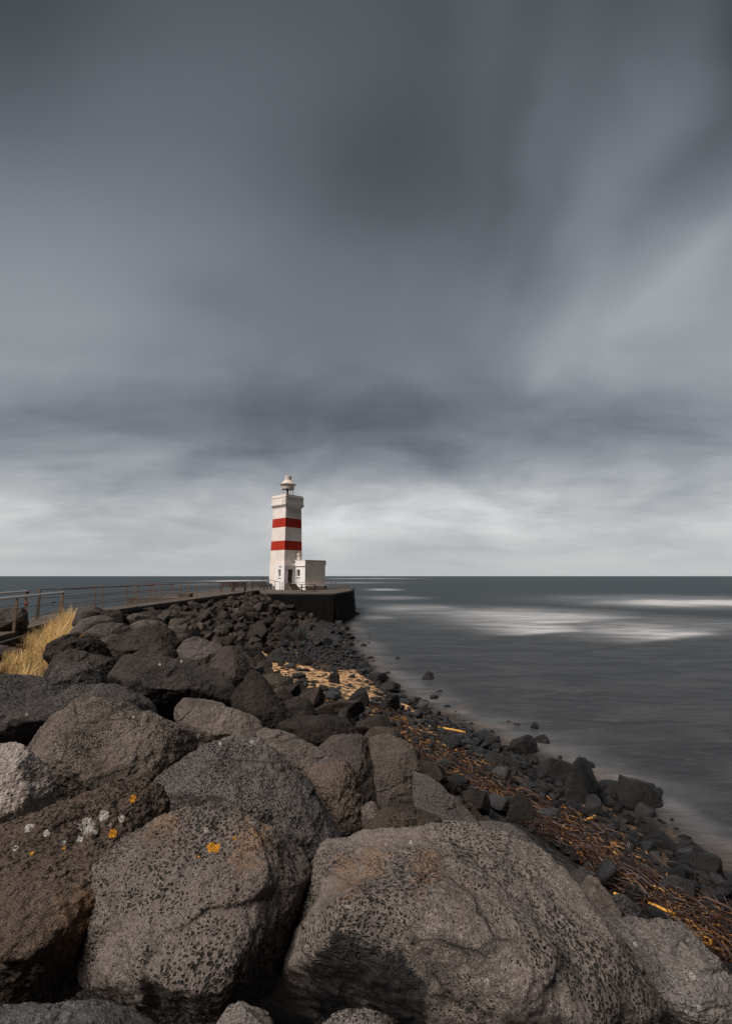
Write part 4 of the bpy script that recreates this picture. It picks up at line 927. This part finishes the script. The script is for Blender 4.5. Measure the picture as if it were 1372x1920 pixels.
# ------------------------------------------------------------------ walkway on its sea wall
def offset_line(pts, d):
    out = []
    for i, p in enumerate(pts):
        a = Vector(pts[max(i - 1, 0)]); b = Vector(pts[min(i + 1, len(pts) - 1)]); t = (b - a).normalized(); out.append((p[0] - t.y * d, p[1] + t.x * d))
    return out
def ribbon(name, L1, L2, z0, z1, mat, parent=None):
    m = MB(); n = len(L1)
    for i in range(n - 1):
        a, b, c, d = L1[i], L1[i + 1], L2[i + 1], L2[i]
        m.quad((*a, z1), (*b, z1), (*c, z1), (*d, z1)); m.quad((*a, z0), (*b, z0), (*b, z1), (*a, z1)); m.quad((*d, z0), (*c, z0), (*c, z1), (*d, z1))
    m.quad((*L1[0], z0), (*L1[0], z1), (*L2[0], z1), (*L2[0], z0)); m.quad((*L1[-1], z0), (*L1[-1], z1), (*L2[-1], z1), (*L2[-1], z0))
    bmesh.ops.remove_doubles(m.bm, verts=m.bm.verts[:], dist=.001)
    return m.build(name, mat, parent)
Wl = [(-4.6, -6.0)] + WALK[:2] + [(-11.6, 16.9)] + WALK[2:]
WL2 = offset_line(Wl, 1.35)
tag(ribbon('path', Wl, WL2, DECK - .22, DECK, M_CONC), kind='structure')
wall = empty('sea_wall', (-12.9, 30, 0)); tag(wall, 'dark stone sea wall carrying the concrete walkway to the lighthouse', 'wall')
inn = offset_line(Wl, .14); inn2 = offset_line(Wl, 1.2)
ribbon('core', [(a + 12.9, b - 30) for a, b in inn], [(a + 12.9, b - 30) for a, b in inn2], -.6, DECK - .224, M_CONCD, wall)
m = MB(); rr = random.Random(3)
for i in range(len(Wl) - 1):      # rough masonry face under the deck slab
    a = Vector(inn[i]); b = Vector(inn[i + 1]); L = (b - a).length; t = (b - a) / L; nrm = Vector((t.y, -t.x)); ang = math.atan2(t.y, t.x)
    if b.y < 3: continue
    z = DECK - .26
    for row in range(4):
        hh = rr.uniform(.3, .42); s = rr.uniform(0, .3)
        while s < L - .3:
            w = rr.uniform(.45, 1.1); dd = rr.uniform(.02, .12); c = a + t * (s + w / 2) + nrm * (dd / 2)
            if rr.random() < .9: m.box((c.x + 12.9, c.y - 30, z - hh / 2), (w - .05, .12 + dd, hh - .05), ang, bev=.03)
            s += w
        z -= hh
m.build('masonry', M_MASON2, wall)
# lower kerb along the near bend
kb1 = offset_line(Wl[:4], -.22); kb2 = offset_line(Wl[:4], -.003)
k = ribbon('kerb', kb1, kb2, DECK - .7, DECK - .14, M_CONCD); tag(k, 'low dark concrete ledge below the near end of the walkway, above the grass', 'ledge')
# wider landing left of the walkway near the lighthouse
lx = offset_line([(-12.95, 36), (-12.95, 57)], 1.35)
tag(ribbon('landing', lx, [(-18.5, 36.0), (-18.5, 57.0)], 1.2, DECK - .004, M_CONC), 'wide concrete landing beside the walkway near the lighthouse', 'landing')
st = MB(); st.box((0, 0, .14), (1.0, .8, .28), .05, bev=.02); s_ = st.build('concrete_block', M_CONC); s_.location = (-14.9, 38.2, DECK)
tag(s_, 'low concrete block on the landing behind the walkway railing', 'block')

def railing(label, posts, z, h, rails, r_post=.03, r_rail=.014, mat_p=None, mat_r=None, name='railing', lean=0.0, tops=None, square=True):
    """posts: list of (x, y); rails: heights of the cables or bars"""
    c = Vector((posts[0][0], posts[0][1], z)); t = empty(name, c); tag(t, label, 'railing')
    for i, (x, y) in enumerate(posts):
        hh = h if tops is None else tops[i]
        m = MB()
        if square: m.box((x - c.x, y - c.y, hh / 2), (r_post * 2, r_post * 1.5, hh), rz=.2)
        else: m.bar((x - c.x, y - c.y, 0), (x - c.x, y - c.y, hh), r_post)
        m.box((x - c.x, y - c.y, .012), (.14, .14, .024)); m.build('post', mat_p or M_RUST, t)
    for q in rails:
        m = MB(); pts = []
        for i, (x, y) in enumerate(posts):
            hh = q if tops is None else tops[i] * q / h
            pts.append((x - c.x, y - c.y, hh))
            if i < len(posts) - 1 and r_rail < .02:
                x2, y2 = posts[i + 1]; pts.append(((x + x2) / 2 - c.x, (y + y2) / 2 - c.y, hh - .02))
        m.tube(pts, r_rail if q < h - .05 else r_rail * 1.3, 6); m.build('rail', mat_r or M_CABLE, t)
    return t
rp = []
for px, py in ((134, 1157), (197, 1145), (259, 1137), (304, 1131), (344, 1126), (374, 1121), (398, 1118), (421, 1115), (442, 1112), (457, 1110), (471, 1108), (485, 1106.5)):
    q = at_z(px, py, DECK); rp.append((float(np.clip(q[0], walk_x(q[1]) - .30, walk_x(q[1]) - .06)), float(q[1])))
rp[0] = (-11.95, 18.6)
YS = [18.6, 22.6] + [26.0 + 3.1 * i for i in range(10)]
rp = [(float(walk_x(y)) - .10, y) for y in YS]
railing('rusty post and cable railing along the beach side of the walkway', rp, DECK, 1.18, (.42, .78, 1.16))
lp = [(float(walk_x(y)) - 1.27, y) for y in [19.4, 24.0] + [27.2 + 3.1 * i for i in range(4)]]
railing('rusty post and cable railing along the sea side of the walkway', lp, DECK, 1.15, (.42, .78, 1.13))
railing('rusty cable railing around the outer edge of the landing', [(-14.6, 36.4), (-16.6, 36.4), (-18.3, 36.4), (-18.3, 40), (-18.3, 44), (-18.3, 48), (-18.3, 52), (-18.3, 56)], DECK, 1.1, (.5, 1.08))
# near pipe rails
c0 = Vector((-11.85, 18.1, DECK))
npz = empty('pipe_railing', c0); tag(npz, 'shiny galvanised pipe handrail nearest the grass, sloping up to the first rusty post', 'railing')
pa = [Vector((-11.85, 18.1, DECK)), Vector((-10.62, 14.1, DECK)), Vector((-9.35, 10.2, DECK)), Vector((-8.2, 6.2, DECK))]
for p in pa[:-1]:
    MB().box(tuple(p - c0 + Vector((0, 0, .53))), (.07, .05, 1.06), .3).build('post', M_RUST, npz)
MB().tube([tuple(p - c0 + Vector((0, 0, 1.06))) for p in pa], .042, 10).build('handrail', M_GALV, npz, True)
for h in (.35, .7):
    MB().tube([tuple(p - c0 + Vector((0, 0, h + .02 * math.sin(i)))) for i, p in enumerate(pa)], .009, 6).build('wire', M_WIRE, npz)
MB().tube([tuple(pa[0] - c0 + Vector((.05, -.5, .72))), tuple(pa[0] - c0 + Vector((.1, -.75, .71)))], .022, 6).build('turnbuckle', M_WIRE, npz)
c1 = Vector((-13.35, 18.2, DECK))
npl = empty('pipe_railing', c1); tag(npl, 'galvanised pipe handrail on the sea side at the left edge, tied with red clips', 'railing')
pb = [Vector((-13.35, 18.2, DECK)), Vector((-12.0, 13.9, DECK)), Vector((-10.8, 10.0, DECK)), Vector((-9.6, 6.0, DECK))]
for p in pb[:1] + pb[2:3]:
    MB().box(tuple(p - c1 + Vector((0, 0, .55))), (.09, .06, 1.1), .3).build('post', M_RUST, npl)
MB().tube([tuple(p - c1 + Vector((0, 0, 1.1))) for p in pb], .042, 10).build('handrail', M_GALV, npl, True)
MB().tube([tuple(p - c1 + Vector((0, 0, .62))) for p in pb], .009, 6).build('wire', M_WIRE, npl)
MB().tube([tuple(Vector((0, 0, 1.08)) + Vector((.02 * math.sin(i * 2.1), .02 * math.cos(i * 1.7), -.12 * i))) for i in range(6)], .035, 8).build('lashing', M_WIRE, npl)
for hz in (1.07, .62, .35):
    MB().box((.05, -.02, hz), (.12, .09, .07), .4, .3, bev=.02).build('clip', M_REDCLIP, npl)
MB().box((.32, .25, .58), (.07, .06, 1.16), .3).build('post', M_RUST, npl)

# ------------------------------------------------------------------ lighthouse platform
PL = [(-3.05, 43.6), (-1.75, 52.5), (-1.7, 66.0), (-19.0, 66.0), (-19.0, 57.0), (-12.95, 56.0), (-11.4, 50.0), (-9.5, 44.2)]
pc = (-8.0, 55.0)
plat = empty('stone_platform', (pc[0], pc[1], 0)); tag(plat, 'dark stone platform with battered walls under the lighthouse', 'platform')
def poly_prism(name, L, z0, z1, mat, parent, batter=0.0):
    m = MB(); cx = sum(p[0] for p in L) / len(L); cy = sum(p[1] for p in L) / len(L); top = []; bot = []
    for i, p in enumerate(L):
        a = Vector(L[i - 1]); b = Vector(L[(i + 1) % len(L)]); t = (b - a).normalized(); n = Vector((t.y, -t.x))
        top.append(m.bm.verts.new((p[0] - pc[0], p[1] - pc[1], z1))); bot.append(m.bm.verts.new((p[0] - pc[0] + n.x * batter, p[1] - pc[1] + n.y * batter, z0)))
    k = len(L); m.bm.faces.new(top); m.bm.faces.new(bot[::-1])
    for i in range(k): m.bm.faces.new((bot[i], bot[(i + 1) % k], top[(i + 1) % k], top[i]))
    return m.build(name, mat, parent)
poly_prism('core', PL, -1.0, DECK - .16, M_MASON, plat, .55)
ins = [(p[0] * .997, p[1]) for p in PL]
poly_prism('deck', PL, DECK - .155, DECK + .003, M_CONC, plat, 0)
m = MB(); rr = random.Random(5)
for i in (0, 6, 7):      # courses on the faces that are seen
    if i == 6: continue
    A = Vector(PL[i - 1] if i == 0 else PL[i]); B = Vector(PL[i] if i == 0 else PL[0])
def course(A, B, batter):
    A = Vector(A); B = Vector(B); L = (B - A).length; t = (B - A) / L; n = Vector((t.y, -t.x)); ang = math.atan2(t.y, t.x)
    if n.y > 0 and abs(n.y) > abs(n.x): n = -n
    z = DECK - .17
    while z > -.4:
        hh = rr.uniform(.26, .36); s = -.1
        while s < L:
            w = min(rr.uniform(.5, 1.15), L - s + .1); f = (DECK - z) / 3.8
            c = A + t * (s + w / 2) + n * (batter * f - .02 + rr.uniform(0, .05))
            m.box((c.x - pc[0], c.y - pc[1], z - hh / 2), (max(w - .015, .1), .24, hh - .012), ang + rr.uniform(-.01, .01), bev=.012); s += w
        z -= hh
course(PL[0], PL[1], .62); course(PL[7], PL[0], .62); course(PL[6], PL[7], .62)
m.build('masonry', M_MASON, plat)
m = MB()
def kerbseg(A, B):
    A = Vector(A); B = Vector(B); c = (A + B) / 2; d = B - A
    m.box((c.x - pc[0], c.y - pc[1], DECK - .03), (d.length, .34, .16), math.atan2(d.y, d.x), bev=.015)
kerbseg(PL[0], PL[1]); kerbseg(PL[7], PL[0]); kerbseg(PL[1], PL[2])
m.build('coping', M_CONCD, plat)
pr = [(-8.15, 45.0), (-3.35, 44.2), (-3.05, 46.2), (-2.75, 48.2), (-2.5, 50.2), (-2.2, 52.3)]
railing('thin rusty railing along the edge of the lighthouse platform', pr, DECK, 1.1, (.55, 1.08), r_post=.032, r_rail=.014)

# ------------------------------------------------------------------ lighthouse
PHI = R(48.8); DT = 57.0; S0 = 3.03; S1 = 2.58
fc = at_depth(531.8, 1100, DT)[:2]; xh = np.array([math.cos(PHI), math.sin(PHI)]); yh = np.array([-math.sin(PHI), math.cos(PHI)])
tc = fc + (S0 / 2) * (xh + yh)
zt = lambda py, D=DT + .2: float(at_depth(535, py, D)[2]) - DECK
LH = empty('lighthouse', (tc[0], tc[1], DECK), PHI)
tag(LH, 'square tapered white lighthouse with two red bands standing on the stone platform', 'lighthouse')
ztop = zt(950)
side = lambda z: S0 + (S1 - S0) * z / ztop
zb = [0, zt(1031), zt(1013.2), zt(987.6), zt(970.3), ztop]
for i in range(5):
    MB().frustum(side(zb[i]), side(zb[i + 1]), zb[i], zb[i + 1]).build('red_band' if i in (1, 3) else 'tower_wall', M_RED if i in (1, 3) else M_WHITE, LH)
za, zb1, zb2, zc = zt(946), zt(943.6), zt(931.4), zt(926)
g = MB(); g.frustum(S1, S1 * 1.19, ztop + .001, za + .05); g.frustum(S1 * 1.19, S1 * 1.19, za + .05, za + .28); g.build('moulding', M_WHITE, LH)
gal = MB().frustum(S1 * 1.14, S1 * 1.14, za + .281, zb2).build('gallery', M_WHITE, LH)
cp = MB(); cp.frustum(S1 * 1.17, S1 * 1.17, zb2 + .001, zb2 + .12); cp.frustum(S1 * 1.12, S1 * 1.12, zb2 + .121, zc); cp.build('coping', M_WHITE, LH)
for (px_, w_, h_) in ((-.12, .10, .42), (-.62, .07, .35)):       # rust runs near the front corner of the gallery
    MB().box((-S1 * .57 - .004 if True else 0, -S1 * .57 - px_ * 1.0 + .0 if False else -S1 * .57 + abs(px_), zb2 - .45), (.012, w_, h_)).build('rust_stain', M_RUST, gal)
lan = empty('lantern', (0, 0, zc)); lan.parent = LH
DL = DT + 2.1; zl = lambda py: float(at_depth(540, py, DL)[2]) - DECK - zc
rd_ = .80
for k_ in range(8):
    a = k_ * math.pi / 4 + .35; MB().bar((rd_ * .94 * math.cos(a), rd_ * .94 * math.sin(a), -.2), (rd_ * .94 * math.cos(a), rd_ * .94 * math.sin(a), zl(917.8) + .04), .028).build('post', M_CAP, lan)
bars = MB()
for z_ in (.15, .32):
    for k_ in range(16):
        a = k_ * math.pi / 8; b_ = (k_ + 1) * math.pi / 8; bars.bar((rd_ * .9 * math.cos(a), rd_ * .9 * math.sin(a), z_), (rd_ * .9 * math.cos(b_), rd_ * .9 * math.sin(b_), z_), .008, 5)
bars.build('glazing_bars', M_CAP, lan)
dr = MB(); dr.lathe([(rd_, zl(917.8)), (rd_ * 1.02, zl(917.8) + .03), (rd_ * 1.02, zl(909.3))], capt=False, capb=False); dr.build('drum', M_CAP, lan, True)
MB().lathe([(rd_ * .99, zl(917.8) + .12), (rd_ * .99, zl(917.8) + .16)]).build('drum_ceiling', M_DARKIN, lan)
MB().lathe([(rd_ * .5, -.1), (rd_ * .5, .05), (.12, .06), (.12, zl(917.8) + .1)], n=12).build('lamp_stand', M_DARKIN, lan)
rf = MB(); rf.lathe([(1.075, zl(909.2)), (1.085, zl(908.7)), (.86, zl(906.4)), (.47, zl(900.6)), (.44, zl(900.2))], n=36); rf.build('roof', M_CAP, lan, True)
MB().lathe([(.41, zl(900.2)), (.41, zl(899.6)), (.435, zl(899.5)), (.435, zl(893.5)), (.40, zl(893.0))], n=28).build('cowl', M_CAP, lan, True)
# annex: porch wrapping the front corner and the block on the right
h = S0 / 2; x0 = -h - .15; y2 = -h - .25; x1 = x0 + 1.67; y3 = y2 - 1.95; x2 = x1 + 3.42; H1 = 3.32; H2 = 3.62
an = empty('annex', (0, 0, 0)); an.parent = LH
hole = lambda a, b, c, d: (a, b, c, d)
w = MB(); w.wall((x0, -h + 1.5, 0), (0, -1, 0), (-1, 0, 0), 1.75, H1, [(.55, 1.05, 1.55, 2.5)])
w.quad((x0, -h + 1.5, 0), (x0, -h + 1.5, H1), (-h + .1, -h + 1.5, H1), (-h + .1, -h + 1.5, 0)); w.build('porch_side_wall', M_WHITE2, an)
w = MB(); w.wall((x0, y2, 0), (1, 0, 0), (0, -1, 0), 1.67, H1, [(.58, 1.36, .74, 2.56)]); w.build('porch_wall', M_WHITE2, an)
w = MB(); w.wall((x1, y2, 0), (0, -1, 0), (-1, 0, 0), 1.95, H2, [(.35, .98, 1.6, 2.5)]); w.build('block_side_wall', M_WHITE2, an)
w = MB(); w.quad((x0, y2, H1), (x1, y2, H1), (x1, -h + 1.5, H1), (x0, -h + 1.5, H1)); w.build('porch_roof', M_WHITE, an)
def opening(name, o, ux, n, a, b, c, d, fmat, pmat, dep=.2):
    """frame and pane set in a reveal"""
    o = Vector(o); ux = Vector(ux); n = Vector(n); mid = o + ux * ((a + b) / 2) + Vector((0, 0, (c + d) / 2)) - n * dep
    ang = math.atan2(ux.y, ux.x); p = MB().box(tuple(mid), (b - a - .004, .03, d - c - .004), ang).build(name, pmat, an)
    fr = MB()
    for s in (-1, 1): fr.box(tuple(mid + ux * s * ((b - a) / 2 - .04) + n * .04), (.075, .05, d - c - .01), ang)
    fr.box(tuple(mid + Vector((0, 0, (d - c) / 2 - .045)) + n * .04), (b - a - .16, .05, .08), ang)
    if name == 'window': fr.box(tuple(mid - Vector((0, 0, (d - c) / 2 - .045)) + n * .04), (b - a - .16, .05, .08), ang)
    fr.build('frame', fmat, p)
    if name == 'window':
        MB().box(tuple(o + ux * ((a + b) / 2) + Vector((0, 0, c - .05)) + n * .04), (b - a + .16, .12, .06), ang).build('sill', M_WHITE2, p)
    else: MB().box(tuple(mid + ux * ((b - a) / 2 - .16) + n * .05), (.04, .06, .12), ang).build('handle', M_GALV, p)
opening('window', (x0, -h + 1.5, 0), (0, -1, 0), (-1, 0, 0), .55, 1.05, 1.55, 2.5, M_WHITE2, M_GLASS)
opening('door', (x0, y2, 0), (1, 0, 0), (0, -1, 0), .58, 1.36, .74, 2.56, M_FRAME, M_DOOR, .18)
opening('window', (x1, y2, 0), (0, -1, 0), (-1, 0, 0), .35, .98, 1.6, 2.5, M_WHITE2, M_GLASS)
t_ = MB(); t_.box(((x0 + x1) / 2 - .02, y2 - .04, 2.93), (1.67, .12, .1)); t_.box((x1 - .045, (y2 + y3) / 2 - .06, 2.94), (.1, 1.95, .1)); t_.build('string_course', M_CAP, an)
b_ = MB(); b_.box(((x1 + .26 + x2) / 2, (y3 + .01 + 1.0) / 2, H2 / 2), (x2 - x1 - .26, 1.0 - y3 - .01, H2)); b_.wall((x1, y3, 0), (1, 0, 0), (0, -1, 0), x2 - x1, H2); b_.build('block', M_WHITE, an)
# the block's left face is the side wall below: keep the box behind it
b_ = MB(); b_.box((x2 + .0, (y3 + 1) / 2, H2 - .28), (.26, 1.0 - y3 + .02, .5)); b_.box(((x1 + x2) / 2, (y3 + 1) / 2, H2 + .035), (x2 - x1 + .06, 1.0 - y3 + .05, .06)); b_.build('parapet', M_WHITE, an)
b_ = MB(); b_.box((x1 + .62, -h - .35, H2 + .5), (.42, .42, .9)); b_.build('chimney', M_WHITE, an)
b_ = MB(); b_.box((x1 + .62, -h - .35, H2 + .72), (.62, .62, .09)); b_.box((x1 + .62, -h - .35, H2 + .97), (.46, .46, .06)); b_.build('chimney_cap', M_CAP, an)
MB().box((x0 - .03, -h + .55, 2.86), (.06, .36, .08)).build('lamp_bracket', M_DARKIN, an)
MB().box((x0 + .28, y2 - .03, 2.4), (.1, .06, .14)).build('sign_plate', M_DARKIN, an)
sp = MB()
for k_ in range(4): sp.box((x0 + .97 + .05, y2 - .22 - .26 * k_ + .0, (.72 - .18 * k_) / 2), (1.15 + .02 * k_, .26 if k_ else .44, .72 - .18 * k_))
sp.build('steps', M_CONC, an)
MB().box(((x1 + x2) / 2, y3 - .05, .3), (x2 - x1, .1, .6)).build('plinth', M_WHITE, an)
# bench along the block wall
def local(px, py, pz): return LH.matrix_basis @ Vector((px, py, pz))
LH.matrix_basis  # noqa
MW = Matrix.Translation((tc[0], tc[1], DECK)) @ Matrix.Rotation(PHI, 4, 'Z')
bn = empty('wall_bench', MW @ Vector(((x1 + x2) / 2 - .2, y3 - .35, 0)), PHI); tag(bn, 'pale plank bench along the right-hand wall of the lighthouse annex', 'bench')
MB().box((.1, 0, .50), (4.0, .40, .07), bev=.01).build('seat', M_WHITE, bn)
for s in (-1.5, 0, 1.7): MB().box((s, .05, .23), (.09, .3, .46)).build('leg', M_CONC, bn)
# stair railing at the left of the lighthouse
sr = [tuple(MW @ Vector(q))[:2] for q in ((-h - 1.0, 1.3, 0), (-h - 1.0, .1, 0), (-h - 1.0, -1.1, 0), (-h - 1.0, -2.1, 0))]
railing('dark steel handrail descending beside the left wall of the lighthouse', sr, DECK, 1.5, (1.48,), r_post=.03, r_rail=.026, mat_p=M_WIRE, mat_r=M_WIRE, tops=[1.45, 1.25, 1.08, .95], name='stair_railing')

# ------------------------------------------------------------------ picnic tables and benches
def picnic_table(label, loc, rz, group):
    t = empty('picnic_table', loc, rz); tag(t, label, 'picnic table', group)
    p = MB()
    for k_ in range(4): p.box((0, -.3 + .2 * k_, .74), (1.9, .185, .05), bev=.006)
    p.build('tabletop', M_WOOD, t)
    for s in (-1, 1):
        p = MB()
        for k_ in range(2): p.box((0, s * (.64 + .13 * k_), .45), (1.9, .12, .045), bev=.006)
        p.build('bench_seat', M_WOOD, t)
    for s in (-1, 1):
        for q in (-1, 1): MB().beam((s * .68, q * .68, 0), (s * .68, q * .24, .72), .09, .05).build('leg', M_WOOD, t)
        MB().box((s * .735, 0, .41), (.05, 1.55, .09)).build('crossbar', M_WOOD, t)
    return t
def bench(label, loc, rz, group):
    t = empty('bench', loc, rz); tag(t, label, 'bench', group)
    p = MB()
    for k_ in range(3): p.box((0, -.22 + .17 * k_, .46), (1.9, .15, .05), bev=.006)
    p.build('seat', M_WOOD, t)
    p = MB()
    for k_ in range(3): p.box((0, .28 + .04 * k_, .62 + .17 * k_), (1.9, .045, .15), rx=-.2, bev=.006)
    p.build('backrest', M_WOOD, t)
    for s in (-1, 1):
        q = MB(); q.box((s * .7, -.18, .22), (.09, .09, .44)); q.beam((s * .7, .16, 0), (s * .7, .36, .98), .09, .07); q.box((s * .7, 0, .40), (.08, .42, .08)); q.build('leg', M_WOOD, t)
    return t
q = at_z(577, 1109, DECK); picnic_table('dark wooden picnic table in front of the annex on the platform', (q[0], q[1], DECK + .004), .08, 'picnic tables')
q = at_z(508, 1104.5, DECK); picnic_table('dark wooden picnic table left of the lighthouse behind the railing', (q[0], q[1] - 2.0, DECK), 1.0, 'picnic tables')
bench('dark wooden bench farthest left behind the walkway railing', (-15.6, 52.2, DECK), .12, 'benches by the lighthouse')
bench('middle dark wooden bench, turned a little, behind the walkway railing', (-14.0, 50.8, DECK), .5, 'benches by the lighthouse')
bench('dark wooden bench nearest the lighthouse on the landing', (-12.9, 55.4, DECK), .25, 'benches by the lighthouse')

# ------------------------------------------------------------------ render
scene.render.engine = 'CYCLES'
scene.cycles.max_bounces = 4; scene.cycles.diffuse_bounces = 2; scene.cycles.glossy_bounces = 2; scene.cycles.transmission_bounces = 2; scene.cycles.transparent_max_bounces = 8
